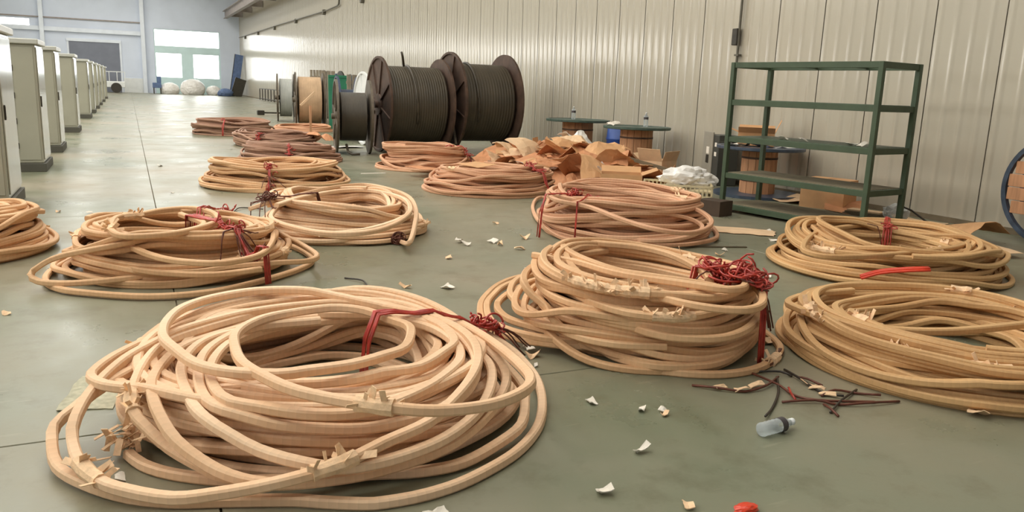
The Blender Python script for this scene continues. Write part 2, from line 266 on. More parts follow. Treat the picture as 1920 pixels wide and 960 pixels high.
class MB:
    """collects verts and faces, build() links them as one mesh object"""
    def __init__(s): s.v = []; s.f = []; s.uv = None
    def add(s, v, f):
        o = len(s.v); s.v += [tuple(map(float, p)) for p in v]; s.f += [tuple(o + i for i in q) for q in f]; return s
    def box(s, x0, y0, z0, x1, y1, z1, c=0.):
        if c <= 0:
            return s.add([(x, y, z) for z in (z0, z1) for y in (y0, y1) for x in (x0, x1)],
                         [(0, 2, 3, 1), (4, 5, 7, 6), (0, 1, 5, 4), (2, 6, 7, 3), (0, 4, 6, 2), (1, 3, 7, 5)])
        c = min(c, (x1 - x0) / 2.01, (y1 - y0) / 2.01, (z1 - z0) / 2.01)
        P = {}; v = []
        for i, x in enumerate((x0, x1)):
            for j, y in enumerate((y0, y1)):
                for k, z in enumerate((z0, z1)):
                    sx, sy, sz = (c if i == 0 else -c), (c if j == 0 else -c), (c if k == 0 else -c)
                    for a, p in enumerate(((x, y + sy, z + sz), (x + sx, y, z + sz), (x + sx, y + sy, z))):
                        P[i, j, k, a] = len(v); v.append(p)
        f = []
        for i in (0, 1):
            q = [P[i, 0, 0, 0], P[i, 1, 0, 0], P[i, 1, 1, 0], P[i, 0, 1, 0]]; f.append(q if i else q[::-1])
            q = [P[0, i, 0, 1], P[1, i, 0, 1], P[1, i, 1, 1], P[0, i, 1, 1]]; f.append(q[::-1] if i else q)
            q = [P[0, 0, i, 2], P[1, 0, i, 2], P[1, 1, i, 2], P[0, 1, i, 2]]; f.append(q if i else q[::-1])
        for i in (0, 1):
            for j in (0, 1):
                f.append([P[i, j, 0, 0], P[i, j, 0, 1], P[i, j, 1, 1], P[i, j, 1, 0]])
                f.append([P[i, 0, j, 0], P[i, 0, j, 2], P[i, 1, j, 2], P[i, 1, j, 0]])
                f.append([P[0, i, j, 1], P[0, i, j, 2], P[1, i, j, 2], P[1, i, j, 1]])
                for k in (0, 1): f.append([P[i, j, k, 0], P[i, j, k, 1], P[i, j, k, 2]])
        return s.add(v, f)
    def lathe(s, prof, axis='Z', n=32, c=(0, 0, 0), cap=True):
        """prof: (radius, height) pairs turned round an axis"""
        v = []; f = []; m = len(prof)
        for i in range(n):
            a = 2 * math.pi * i / n; ca, sa = math.cos(a), math.sin(a)
            for r, h in prof:
                p = (r * ca, r * sa, h) if axis == 'Z' else ((h, r * ca, r * sa) if axis == 'X' else (r * sa, h, r * ca))
                v.append((p[0] + c[0], p[1] + c[1], p[2] + c[2]))
        for i in range(n):
            j = (i + 1) % n
            for k in range(m - 1): f.append((i * m + k, j * m + k, j * m + k + 1, i * m + k + 1))
        if cap:
            f.append([i * m for i in range(n)][::-1]); f.append([i * m + m - 1 for i in range(n)])
        return s.add(v, f)
    def tube(s, path, r, n=6, cap=True, taper=None):
        P = np.asarray(path, float); T = np.gradient(P, axis=0); T /= np.linalg.norm(T, axis=1)[:, None] + 1e-9
        ref = np.array([0, 0, 1.]); v = []
        for i, (p, t) in enumerate(zip(P, T)):
            u = np.cross(t, ref)
            if np.linalg.norm(u) < .15: u = np.cross(t, (1., 0, 0))
            u /= np.linalg.norm(u); w = np.cross(u, t)
            rr = r if taper is None else r * taper[i]
            for k in range(n):
                a = 2 * math.pi * k / n; v.append(p + rr * (math.cos(a) * u + math.sin(a) * w))
        f = [(i * n + k, i * n + (k + 1) % n, (i + 1) * n + (k + 1) % n, (i + 1) * n + k) for i in range(len(P) - 1) for k in range(n)]
        if cap: f += [tuple(range(n))[::-1], tuple((len(P) - 1) * n + k for k in range(n))]
        return s.add(v, f)
    def bar(s, a, b, w, h):
        """straight rectangular bar from a to b"""
        a = np.array(a, float); b = np.array(b, float); t = (b - a) / np.linalg.norm(b - a)
        u = np.cross(t, (0, 0, 1.)) if abs(t[2]) < .9 else np.cross(t, (0, 1., 0)); u /= np.linalg.norm(u); q = np.cross(u, t)
        v = [p + su * u * w / 2 + sq * q * h / 2 for p in (a, b) for su, sq in ((-1, -1), (1, -1), (1, 1), (-1, 1))]
        return s.add(v, [(3, 2, 1, 0), (4, 5, 6, 7), (0, 1, 5, 4), (1, 2, 6, 5), (2, 3, 7, 6), (3, 0, 4, 7)])
    def build(s, name, m, parent=None, smooth=False, **tags):
        me = bpy.data.meshes.new(name); me.from_pydata(s.v, [], s.f); me.update()
        o = bpy.data.objects.new(name, me); COL.objects.link(o)
        if m: me.materials.append(m)
        if smooth: me.polygons.foreach_set('use_smooth', [True] * len(me.polygons))
        if parent: o.parent = parent
        for k, val in tags.items(): o[k] = val
        return o

def thing(name, label, cat, loc=(0, 0, 0), rz=0., group=None):
    o = bpy.data.objects.new(name, None); COL.objects.link(o); o.empty_display_size = .1
    o.location = loc; o.rotation_euler = (0, 0, rz); o['label'] = label; o['category'] = cat
    if group: o['group'] = group
    return o
def tag(o, label, cat, group=None):
    o['label'] = label; o['category'] = cat
    if group: o['group'] = group
    return o
def struct(o): o['kind'] = 'structure'; return o
def dup(root, loc, rz, label, group=None):
    r = root.copy(); COL.objects.link(r); r.location = loc; r.rotation_euler = (0, 0, rz); r['label'] = label
    if group: r['group'] = group
    for ch in list(root.children):
        c = ch.copy(); COL.objects.link(c); c.parent = r
        for g in list(ch.children):
            d = g.copy(); COL.objects.link(d); d.parent = c
    return r

# ---------------------------------------------------------------- materials
M = {}
M['wall'] = mat('painted_steel_sheet', srgb(180, 172, 155), .15, 0, .05, 1.3, .02, 5, spec=.9, stretch=(1, 1, .25))
M['wall_far'] = mat('haze_paled_far_wall', srgb(214, 222, 236), .7, 0, .05, .6)  # bluish-white tone paints in the haze that washes out the far end
M['steel_col'] = mat('haze_paled_steel', srgb(226, 232, 240), .45, 0, .05, 2)  # lightened like the far wall, washed-out daylight put into the colour
M['beam'] = mat('grey_crane_steel', srgb(150, 140, 134), .5, .0, .2, 3)
M['conduit'] = mat('dull_conduit', srgb(96, 92, 80), .55, .2, .15, 10)
M['shutter'] = mat('dark_grey_shutter', srgb(122, 126, 138), .6, 0, .1, 1)
M['door'] = mat('glare_paled_teal_door', srgb(208, 232, 232), .5, 0, .06, 1)  # teal paled towards white, glare of the bright panes painted in
M['white'] = mat('white_paint', srgb(226, 228, 226), .5, 0, .04, 3)
M['cab'] = mat('pale_grey_enamel', srgb(168, 166, 150), .16, 0, .05, 1.4, spec=.9)
M['cab_top'] = mat('cabinet_cap_grey', srgb(190, 190, 182), .3, 0, .05, 2)
M['plinth'] = mat('dark_plinth', srgb(84, 82, 72), .6, 0, .15, 4)
M['dark'] = mat('dark_metal', srgb(58, 54, 46), .5, .3, .2, 12)
M['green'] = mat('dark_green_paint', srgb(62, 78, 56), .5, 0, .14, 7, .08, 60)
M['shelf'] = mat('dusty_shelf_board', srgb(118, 108, 86), .85, 0, .2, 5)
M['black_cable'] = mat('black_cable_sheath', srgb(66, 58, 45), .45, 0, .2, 3, .1, 20)
M['rust'] = mat('rusty_drum_steel', srgb(82, 62, 50), .6, .25, .35, 5, .15, 30)
M['rust2'] = mat('dull_drum_steel', srgb(96, 86, 72), .5, .4, .25, 6, .1, 30)
M['tan_wrap'] = mat('tan_wrapped_reel', srgb(196, 164, 130), .7, 0, .12, 4)
M['grey_wrap'] = mat('grey_wrapped_reel', srgb(176, 178, 172), .6, 0, .1, 4)
M['blue_paint'] = mat('dark_blue_paint', srgb(44, 58, 84), .5, 0, .2, 5)
M['blue'] = mat('blue_plastic', srgb(40, 72, 140), .45, 0, .12, 5)
M['teal_top'] = mat('worn_green_disc', srgb(64, 82, 72), .5, 0, .3, 9)
M['blue_top'] = mat('worn_blue_disc', srgb(62, 74, 90), .4, 0, .35, 9)
M['wood'] = mat('bare_wood', srgb(190, 140, 102), .75, 0, .18, 4, .1, 30, stretch=(6, 6, .6))
M['plank_dark'] = mat('weathered_board', srgb(112, 98, 76), .8, 0, .2, 5)
M['card'] = mat('brown_cardboard', srgb(206, 158, 112), .8, 0, .1, 5)
M['card2'] = mat('orange_brown_paper', srgb(200, 140, 98), .75, 0, .14, 6)
M['card3'] = mat('pale_paper', srgb(222, 188, 150), .8, 0, .1, 6)
M['plastic'] = mat('white_plastic_film', srgb(236, 232, 226), .35, 0, .08, 8)
M['cream'] = mat('cream_plastic_crate', srgb(212, 196, 158), .55, 0, .08, 6)
M['box_dark'] = mat('dark_brown_box', srgb(72, 56, 42), .8, 0, .15, 6)
M['panel'] = mat('grey_panel_box', srgb(150, 144, 130), .5, 0, .06, 3)
M['panel_dark'] = mat('dark_panel_side', srgb(64, 64, 58), .5, 0, .08, 3)
M['paper_white'] = mat('white_paper', srgb(226, 218, 204), .8, 0, .06, 20)
M['paper_dull'] = mat('dull_scuffed_paper', srgb(176, 172, 148), .85, 0, .22, 30)
M['board_green'] = mat('green_board', srgb(46, 124, 94), .55, 0, .1, 4)
M['board_grey'] = mat('grey_brown_slats', srgb(142, 132, 116), .75, 0, .15, 5)
M['red_wire'] = mat('red_enamelled_wire', srgb(176, 58, 46), .35, .0, .3, 20, spec=.6)
M['red_hose'] = mat('bright_red_sleeve', srgb(214, 62, 32), .3, 0, .1, 9, spec=.6)
M['brown_wire'] = mat('dark_enamelled_wire', srgb(104, 60, 46), .45, .2, .3, 18)
M['black_wire'] = mat('black_wire', srgb(52, 44, 36), .5, 0, .2, 18)
M['crepe'] = mat('torn_crepe_paper', srgb(236, 200, 160), .8, 0, .16, 30, .2, 90)
M['tarp'] = mat('blue_grey_tarpaulin', srgb(92, 112, 150), .6, 0, .2, 4)
M['label'] = mat('dark_bottle_label', srgb(70, 64, 66), .5, 0, .05, 8)
M['strip'] = mat('dull_metal_strip', srgb(98, 88, 70), .5, .5, .2, 8)

def clear_mat(name, tint, opaque):
    m = bpy.data.materials.new(name); m.use_nodes = True; nt = m.node_tree; nt.nodes.clear()
    out = nt.nodes.new('ShaderNodeOutputMaterial'); tr = nt.nodes.new('ShaderNodeBsdfTransparent'); tr.inputs['Color'].default_value = tint
    pr = nt.nodes.new('ShaderNodeBsdfPrincipled'); pr.inputs['Base Color'].default_value = (.85, .88, .88, 1); pr.inputs['Roughness'].default_value = .08
    fr = nt.nodes.new('ShaderNodeLayerWeight'); fr.inputs['Blend'].default_value = .45
    mm = nt.nodes.new('ShaderNodeMath'); mm.operation = 'MULTIPLY_ADD'; mm.inputs[1].default_value = .75; mm.inputs[2].default_value = opaque; mm.use_clamp = True
    mx = nt.nodes.new('ShaderNodeMixShader'); nt.links.new(fr.outputs['Fresnel'], mm.inputs[0]); nt.links.new(mm.outputs[0], mx.inputs[0])
    nt.links.new(tr.outputs[0], mx.inputs[1]); nt.links.new(pr.outputs[0], mx.inputs[2]); nt.links.new(mx.outputs[0], out.inputs[0])
    return m
M['pane'] = clear_mat('window_glass', (.96, .98, 1, 1), .02)
M['bottle'] = clear_mat('clear_bottle_plastic', (.93, .96, .96, 1), .18)
M['film'] = clear_mat('thin_clear_film', (.95, .95, .93, 1), .35)

def floor_mat():
    m = bpy.data.materials.new('green_floor_paint'); m.use_nodes = True; nt = m.node_tree; L = nt.links.new
    b = nt.nodes['Principled BSDF']; tc = nt.nodes.new('ShaderNodeNewGeometry')
    def noise(sc, det, rough=.55, stretch=None):
        n = nt.nodes.new('ShaderNodeTexNoise'); n.inputs['Scale'].default_value = sc; n.inputs['Detail'].default_value = det; n.inputs['Roughness'].default_value = rough
        if stretch:
            mp = nt.nodes.new('ShaderNodeMapping'); mp.inputs['Scale'].default_value = stretch; L(tc.outputs['Position'], mp.inputs['Vector']); L(mp.outputs['Vector'], n.inputs['Vector'])
        else: L(tc.outputs['Position'], n.inputs['Vector'])
        return n
    def ramp(src, a, b_, p0, p1):
        r = nt.nodes.new('ShaderNodeValToRGB'); r.color_ramp.elements[0].position = p0; r.color_ramp.elements[1].position = p1
        r.color_ramp.elements[0].color = a; r.color_ramp.elements[1].color = b_; L(src.outputs['Fac'], r.inputs['Fac']); return r
    base = ramp(noise(.55, 7), srgb(112, 119, 98), srgb(143, 134, 113), .32, .68)
    dirt = ramp(noise(2.4, 9, .7), (1, 1, 1, 1), srgb(196, 186, 168), .52, .78)
    mx = nt.nodes.new('ShaderNodeMixRGB'); mx.blend_type = 'MULTIPLY'; mx.inputs['Fac'].default_value = .8
    L(base.outputs['Color'], mx.inputs['Color1']); L(dirt.outputs['Color'], mx.inputs['Color2'])
    scr = ramp(noise(9, 3, .5, (.3, 2.2, 1)), (0, 0, 0, 1), (1, 1, 1, 1), .66, .74)
    m2 = nt.nodes.new('ShaderNodeMixRGB'); m2.inputs['Color2'].default_value = srgb(156, 150, 128)
    sc = nt.nodes.new('ShaderNodeMath'); sc.operation = 'MULTIPLY'; sc.inputs[1].default_value = .35; L(scr.outputs['Color'], sc.inputs[0]); L(sc.outputs[0], m2.inputs['Fac'])
    L(mx.outputs['Color'], m2.inputs['Color1']); L(m2.outputs['Color'], b.inputs['Base Color'])
    rr = ramp(noise(1.1, 6, .6), (.26, .26, .26, 1), (.5, .5, .5, 1), .35, .7); L(rr.outputs['Color'], b.inputs['Roughness'])
    b.inputs['Specular IOR Level'].default_value = .5
    bp = nt.nodes.new('ShaderNodeBump'); bp.inputs['Strength'].default_value = .06; bp.inputs['Distance'].default_value = .01
    L(noise(14, 5).outputs['Fac'], bp.inputs['Height']); L(bp.outputs['Normal'], b.inputs['Normal'])
    return m
M['floor'] = floor_mat()

# ---------------------------------------------------------------- the hall
R = random.Random(5)
fl = struct(MB().box(HX0 - .3, HY0 - .3, -.30, HX1 + .3, HY1 + 6, -.012).build('floor', M['plank_dark']))
xs = [HX0, -5.8, .215, 5.6, HX1]; ys = [HY0] + [3.59 + 6 * k for k in range(-2, 13)] + [HY1 + 6]
for i in range(len(xs) - 1):
    for j in range(len(ys) - 1):
        g = .004
        MB().box(xs[i] + g, ys[j] + g, -.011, xs[i + 1] - g, ys[j + 1] - g, 0, .003).build('floor_slab', M['floor'], fl)

# right wall: ribbed steel panels 0.955 m wide, four ribs each
wr = struct(MB().box(HX1 + .03, HY0, 0, HX1 + .2, HY1, HZ).build('wall_right', M['wall']))
def wall_panel_mesh():
    p = .95; prof = []; q = p / 4          # (depth towards the hall, along)
    for k in range(4):
        a = k * q
        prof.append((0, a))
        for i in range(9): prof.append((.006 * (1 - math.cos(2 * math.pi * i / 8)), a + q * (.46 + .46 * i / 8)))
    prof += [(0, p - .014), (-.012, p - .010), (-.012, p)]
    v = []; f = []
    for x, y in prof: v += [(-x, y, 0), (-x, y, HZ)]
    for i in range(len(prof) - 1): f.append((2 * i, 2 * i + 1, 2 * i + 3, 2 * i + 2))
    return v, f
v, f = wall_panel_mesh(); first = None
y = 6.49 - 16 * .955; k = 0
while y < HY1 - .1:
    if first is None:
        first = MB().add(v, f).build('wall_panel', M['wall'], wr, True); o = first
    else:
        o = first.copy(); COL.objects.link(o)
    o.location = (HX1, y, 0); y += .955
MB().box(HX1 - .035, HY0, 0, HX1 + .02, HY1, .07).build('base_flashing', M['plank_dark'], wr)

# far wall with a glazed sliding door, a dark shutter and a small bright window
wf = MB()
D0, D1, DH = DOOR
WIN = (-9.9, -7.2, 5.05, 5.85)
wf.box(HX0, HY1, 0, WIN[0], HY1 + .3, HZ); wf.box(WIN[0], HY1, 0, WIN[1], HY1 + .3, WIN[2]); wf.box(WIN[0], HY1, WIN[3], WIN[1], HY1 + .3, HZ)
wf.box(WIN[1], HY1, 0, D0, HY1 + .3, HZ); wf.box(D0, HY1, DH, D1, HY1 + .3, HZ); wf.box(D1, HY1, 0, HX1 + .2, HY1 + .3, HZ)
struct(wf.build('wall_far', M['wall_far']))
w2 = struct(MB().box(WIN[0], HY1 + .1, WIN[2], WIN[1], HY1 + .12, WIN[3]).build('window_1', M['pane']))
MB().box(WIN[0] - .08, HY1 - .03, WIN[2] - .08, WIN[1] + .08, HY1 + .02, WIN[2]).build('window_sill', M['white'], w2)
dr = bpy.data.objects.new('door_1', None); COL.objects.link(dr); dr['kind'] = 'structure'
fr = MB().box(D0, HY1 + .05, 3.62, D1, HY1 + .2, 4.2).box(D0, HY1 + .05, 5.58, D1, HY1 + .2, DH).box(D0, HY1 + .05, 4.2, D0 + .08, HY1 + .2, 5.58).box(D1 - .08, HY1 + .05, 4.2, D1, HY1 + .2, 5.58)
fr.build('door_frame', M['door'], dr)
for a, b_, p0, p1 in ((D0, 5.02, 2.40, 4.52), (5.02, D1, 5.52, 7.70)):
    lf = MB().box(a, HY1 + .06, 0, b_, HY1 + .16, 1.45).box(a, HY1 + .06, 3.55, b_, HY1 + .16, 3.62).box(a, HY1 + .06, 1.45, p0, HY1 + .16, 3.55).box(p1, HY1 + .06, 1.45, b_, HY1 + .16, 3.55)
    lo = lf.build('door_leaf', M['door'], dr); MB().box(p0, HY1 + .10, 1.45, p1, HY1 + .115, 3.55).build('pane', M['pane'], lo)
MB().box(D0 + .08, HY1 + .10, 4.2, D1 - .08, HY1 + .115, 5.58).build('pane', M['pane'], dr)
sh = bpy.data.objects.new('door_2', None); COL.objects.link(sh); sh['kind'] = 'structure'
MB().box(-4.4, HY1 - .05, 0, -.5, HY1 - .01, 4.2).build('shutter_curtain', M['shutter'], sh)
sf = MB().box(-4.55, HY1 - .08, 0, -4.4, HY1, 4.35).box(-.5, HY1 - .08, 0, -.35, HY1, 4.35).box(-4.55, HY1 - .12, 4.2, -.35, HY1, 4.45); sf.build('shutter_frame', M['steel_col'], sh)
for n, x in enumerate((-6.3, 1.42)):
    t_ = MB().box(x - .16, HY1 - .4, 0, x + .16, HY1 - .37, HZ).box(x - .16, HY1 - .03, 0, x + .16, HY1, HZ).box(x - .02, HY1 - .38, 0, x + .02, HY1 - .02, HZ)
    struct(t_.build('trim_%d' % (n + 1), M['steel_col']))
struct(MB().box(HX0, HY1 - .25, 4.95, 1.25, HY1, 5.12).box(HX0, HY1 - .2, 5.12, 1.25, HY1 - .15, 5.3).build('trim_3', M['steel_col']))
struct(MB().box(HX0, HY1 - .12, 6.0, 1.25, HY1, 6.1).build('trim_4', M['beam']))
struct(MB().box(-.3, HY1 - .06, 0, 1.25, HY1, 1.25).build('baseboard_far', M['white']))

# left wall with its windows and an added fill band, wall behind the camera, roof with roof lights (all out of frame)
wl = MB(); yc = HY0
for y0, y1, z0, z1 in BANDS:
    wl.box(HX0 - .2, yc, 0, HX0, y0, HZ).box(HX0 - .2, y0, 0, HX0, y1, z0).box(HX0 - .2, y0, z1, HX0, y1, HZ); yc = y1
wl.box(HX0 - .2, yc, 0, HX0, HY1, HZ)
wlo = struct(wl.build('wall_left', M['white']))
for y0, y1, z0, z1 in BANDS:
    for k in range(1, 8):
        yy = y0 + (y1 - y0) * k / 8
        MB().box(HX0 - .12, yy - .06, z0, HX0 - .04, yy + .06, z1).build('mullion', M['steel_col'], wlo)
struct(MB().box(HX0, HY0 - .2, 0, HX1, HY0, HZ).build('wall_back', M['wall_far']))
ce = MB(); edges = [HX0 - .2] + [e for x, w in SKY for e in (x - w / 2, x + w / 2)] + [HX1 + .2]
for i in range(0, len(edges), 2): ce.box(edges[i], HY0 - .2, HZ, edges[i + 1], HY1 + .3, HZ + .1)
for x, w in SKY: ce.box(x - w / 2, HY0 - .2, HZ, x + w / 2, 1, HZ + .1).box(x - w / 2, 76, HZ, x + w / 2, HY1 + .3, HZ + .1)
struct(ce.build('ceiling', M['white']))

# crane runway beam, conduit and riser on the right wall
t = thing('crane_runway_beam', 'grey steel crane runway beam running high along the ribbed wall', 'beam', (8.35, 35, 6.85))
MB().box(-.16, -44, 0, .16, 44.6, .03).build('lower_flange', M['beam'], t)
MB().box(-.02, -44, .03, .02, 44.6, .62).build('web', M['beam'], t)
MB().box(-.22, -44, .62, .22, 44.6, .66).build('upper_flange', M['beam'], t)
MB().box(-.04, -44, .66, .04, 44.6, .76).build('rail', M['dark'], t)
for k in range(15): MB().box(.02, -42 + 6 * k, .05, 1.22, -41.8 + 6 * k, .55).build('wall_bracket', M['beam'], t)
t = thing('wall_conduit', 'thin dark conduit run on clips along the upper ribbed wall', 'conduit', (9.5, 40, 5.2))
MB().tube([(0, 39.5, .05), (0, 20, .03), (0, 3, -.06), (0, .6, 0)], .035, 8).build('long_pipe', M['conduit'], t)
MB().tube([(0, .6, 0), (0, .25, .06), (0, .12, .3), (0, .12, 1.6)], .045, 8, ).build('rising_bend', M['conduit'], t, True)
MB().tube([(0, -1.1, 1.6), (0, -1.1, .45), (0, -1.3, .25), (0, -1.7, .22), (0, -9, .1)], .045, 8).build('second_pipe', M['conduit'], t, True)
for yy in (75.4, 67.6, 59.6, 51.6, 43.7, 36):
    MB().box(-.06, yy - 40 - .12, -.22, .09, yy - 40 + .12, .04, .02).build('clip', M['conduit'], t)
t = thing('wall_riser', 'slim vertical pipe with a small dark switch box on ribbed wall', 'pipe', (9.53, 11.15, 0))
MB().tube([(0, 0, .6), (0, 0, 3), (0, 0, 6.5)], .022, 8).build('pipe', M['conduit'], t)
MB().box(-.05, .0, 2.38, .04, .13, 2.66, .01).build('switch_box', M['dark'], t)
for z in (1.4, 2.2, 3.6): MB().box(-.03, -.05, z, .05, .05, z + .03).build('pipe_clip', M['conduit'], t)
t = thing('wall_railing', 'low dark metal railing standing far along the ribbed wall', 'railing', (9.3, 60, 0))
MB().bar((0, -5, .85), (0, 6, .85), .05, .05).build('top_rail', M['dark'], t); MB().bar((0, -5, .12), (0, 6, .12), .05, .05).build('bottom_rail', M['dark'], t)
for k in range(9): MB().bar((0, -5 + 1.37 * k, 0), (0, -5 + 1.37 * k, .85), .06, .06).build('baluster', M['dark'], t)
# ---------------------------------------------------------------- control cabinets along the left
def make_cabinet(label):
    t = thing('control_cabinet', label, 'cabinet', group='row of grey cabinets along the left')
    W, Dp, H = .95, 1.12, 1.98      # x from -W to 0, y from 0 to Dp
    MB().box(-W, .0, .13, 0, Dp, 1.90, .012).build('body', M['cab'], t)
    MB().box(-W - .02, -.03, 0, .03, Dp + .03, .13, .006).build('plinth', M['plinth'], t)
    MB().box(-W - .03, -.05, 1.90, .05, Dp + .05, H, .012).build('roof_cap', M['cab_top'], t)
    for a, b in ((-W + .03, -.33), (-.31, -.03)):
        d = MB().box(a, -.012, .18, b, .0, 1.86, .004).build('side_panel', M['cab'], t)
    for z in (.35, .72, 1.1, 1.5): MB().box(-.335, -.028, z, -.305, -.012, z + .09, .004).build('latch', M['dark'], t)
    d = MB().box(.0, .05, .18, .014, Dp - .05, 1.86, .004).build('door', M['cab'], t)
    MB().box(.014, .10, .98, .03, .13, 1.14, .004).build('handle', M['dark'], d)
    return t
cab_y = [10.05, 14.15, 17.6, 23.6, 31.2, 35.6, 40.2, 44.8, 50.5, 57.0]
words = ['nearest grey cabinet in the left row, cut off by the picture edge', 'second grey cabinet from the front of the left row',
         'third grey cabinet from the front of the left row', 'fourth grey cabinet from the front, standing apart from the next group',
         'fifth grey cabinet from the front, first of the distant close-set group', 'sixth grey cabinet from the front of the left row',
         'seventh grey cabinet from the front of the left row', 'eighth grey cabinet from the front of the left row',
         'ninth grey cabinet from the front, last but one of the row', 'last grey cabinet at the far end of the left row']
c0 = make_cabinet(words[0]); c0.location = (-1.23, cab_y[0], 0)
for y, w in list(zip(cab_y, words))[1:]: dup(c0, (-1.23, y, 0), 0, w)

# ---------------------------------------------------------------- cable reels (axis across the hall)
def reel(label, x, y, width, rf, rw, mw, mf, pitch=.05, spokes=8, hub=.16, rim=.05, cat='cable reel', face=None, ridge=.35, rz=0., core=None):
    t = thing('cable_reel', label, cat, (x, y, 0), rz)
    for s_, x0 in ((0, 0), (1, width)):
        e = 1 if s_ else -1
        pr = [(hub * .5, 0), (rf, 0), (rf, .05 * e), (rf - rim, .05 * e), (rf - rim * 1.3, .016 * e), (hub * 1.6, .016 * e), (hub * 1.5, .05 * e), (hub * .5, .05 * e), (hub * .5, 0)]
        fo = MB().lathe([(r, h + x0) for r, h in pr], 'X', 56, (0, 0, rf), cap=False).build('flange', mf, t)
        for k in range(spokes):
            a = 2 * math.pi * k / spokes + .3
            p = lambda r: (x0 + .024 * e, r * math.cos(a), rf + r * math.sin(a))
            MB().bar(p(hub * 1.5), p(rf - rim), .05, .03).build('spoke', mf, fo)
    n = max(4, int((width - .08) / pitch)); prof = [(hub, .06)]
    for k in range(n):
        a = .06 + (width - .12) * k / n; q = (width - .12) / n
        for u, d in ((0, 0), (.25, .8), (.5, 1), (.75, .8)): prof.append((rw - pitch * ridge * (1 - d) * .5, a + q * u))
    prof.append((rw - pitch * ridge * .5, width - .06)); prof.append((hub, width - .06))
    MB().lathe(prof, 'X', 48, (0, 0, rf), cap=False).build('winding', mw, t, True)
    MB().lathe([(hub * .5, -.12), (hub * .5, width + .12)], 'X', 20, (0, 0, rf)).build('axle_tube', mf, t)
    return t
r1 = reel('large rusty drum of black cable, left of the two big drums', 5.12, 17.85, 1.40, 1.06, .86, M['black_cable'], M['rust'], .055)
r2 = reel('largest rusty drum of black cable, right of the pair by the wall', 6.82, 17.85, 1.34, 1.15, .90, M['black_cable'], M['rust'], .07)
for rr_, xx in ((r1, .62), (r2, .36)):
    rad = (.875 if rr_ is r1 else .915); z0 = (1.06 if rr_ is r1 else 1.15)
    MB().tube([(xx + .03 * math.sin(a * 2), rad * math.cos(a), z0 + rad * math.sin(a)) for a in np.linspace(-.6, 3.6, 40)], .03, 6).build('loose_turn', M['black_cable'], rr_, True)
MB().tube([(.5, -.2, 1.92), (.44, -.3, 2.12), (.40, -.34, 2.22)], .028, 6).build('cable_tail', M['black_cable'], r1, True)
MB().bar((-.10, -.25, 1.05), (-.12, -.75, .22), .05, .05).build('leaning_brace', M['rust2'], r2)
r0 = reel('smaller drum of dark cable with thin grey flanges beside the big drums', 4.06, 17.45, .66, .79, .52, M['black_cable'], M['rust2'], .03, 6, .12, .04, rz=-.16)
MB().tube([(.16, -.45, .22), (.18, -.62, .08), (.26, -.72, .035), (.42, -.74, .04)], .028, 6).build('cable_tail', M['black_cable'], r0, True)
reel('blue-black flanged reel standing behind the smaller dark drum', 5.05, 21.6, .5, .84, .5, M['blue_paint'], M['blue_paint'], .04, 6, rz=-.1)
reel('reel with white wrapped rim peeping over the smaller dark drum', 5.3, 19.9, .62, .90, .62, M['tan_wrap'], M['white'], .04, 6)
reel('tan paper-wrapped reel in the distant row of reels', 5.02, 27.4, .85, .90, .76, M['tan_wrap'], M['rust2'], .05, 6, rz=-.14)
reel('dark blue reel next to the tan wrapped reel', 6.28, 27.0, .42, .90, .6, M['blue_paint'], M['blue_paint'], .05, 6, rz=-.14)
reel('pale grey wrapped reel at the far end of the reel row', 5.12, 31.6, .55, .88, .70, M['grey_wrap'], M['rust2'], .05, 6, rz=-.14)
reel('dark reel half hidden behind the tan wrapped reel', 6.9, 31.7, .6, .98, .7, M['blue_paint'], M['dark'], .05, 6)

def leaning_board(name, label, cat, loc, w, h, tilt, m, slats=0, rz=0.):
    t = thing(name, label, cat, loc, rz)
    if slats:
        for k in range(slats):
            a = -w / 2 + w * k / slats
            o = MB().box(a + .012, -.02, 0, a + w / slats - .012, .02, h, .004).build('slat', m, t); o.rotation_euler = (tilt, 0, 0)
        for z in (.15 * h, .85 * h):
            o = MB().box(-w / 2, .02, z, w / 2, .05, z + .08).build('batten', m, t); o.rotation_euler = (tilt, 0, 0)
    else:
        o = MB().box(-w / 2, -.02, 0, w / 2, .02, h, .004).build('panel', m, t); o.rotation_euler = (tilt, 0, 0)
        o = MB().box(-w / 2, -.04, h - .08, w / 2, -.02, h, .004).build('edge_batten', m, t); o.rotation_euler = (tilt, 0, 0)
    return t
leaning_board('slatted_pallet', 'grey slatted pallet on end behind the big drum flange', 'pallet', (6.22, 23.4, 0), .95, 1.75, -.05, M['board_grey'], 6)
leaning_board('green_board', 'green board standing behind the white-rimmed reel', 'board', (6.17, 26.0, 0), .75, 1.74, -.05, M['board_green'])
leaning_board('slatted_pallet', 'pale slatted pallet on end above the tan reel', 'pallet', (6.38, 30.4, 0), .45, 1.98, -.2, M['board_grey'], 4)
leaning_board('slatted_pallet', 'narrow slatted pallet on end left of the green board', 'pallet', (6.48, 28.9, 0), .5, 1.92, -.12, M['board_grey'], 3)

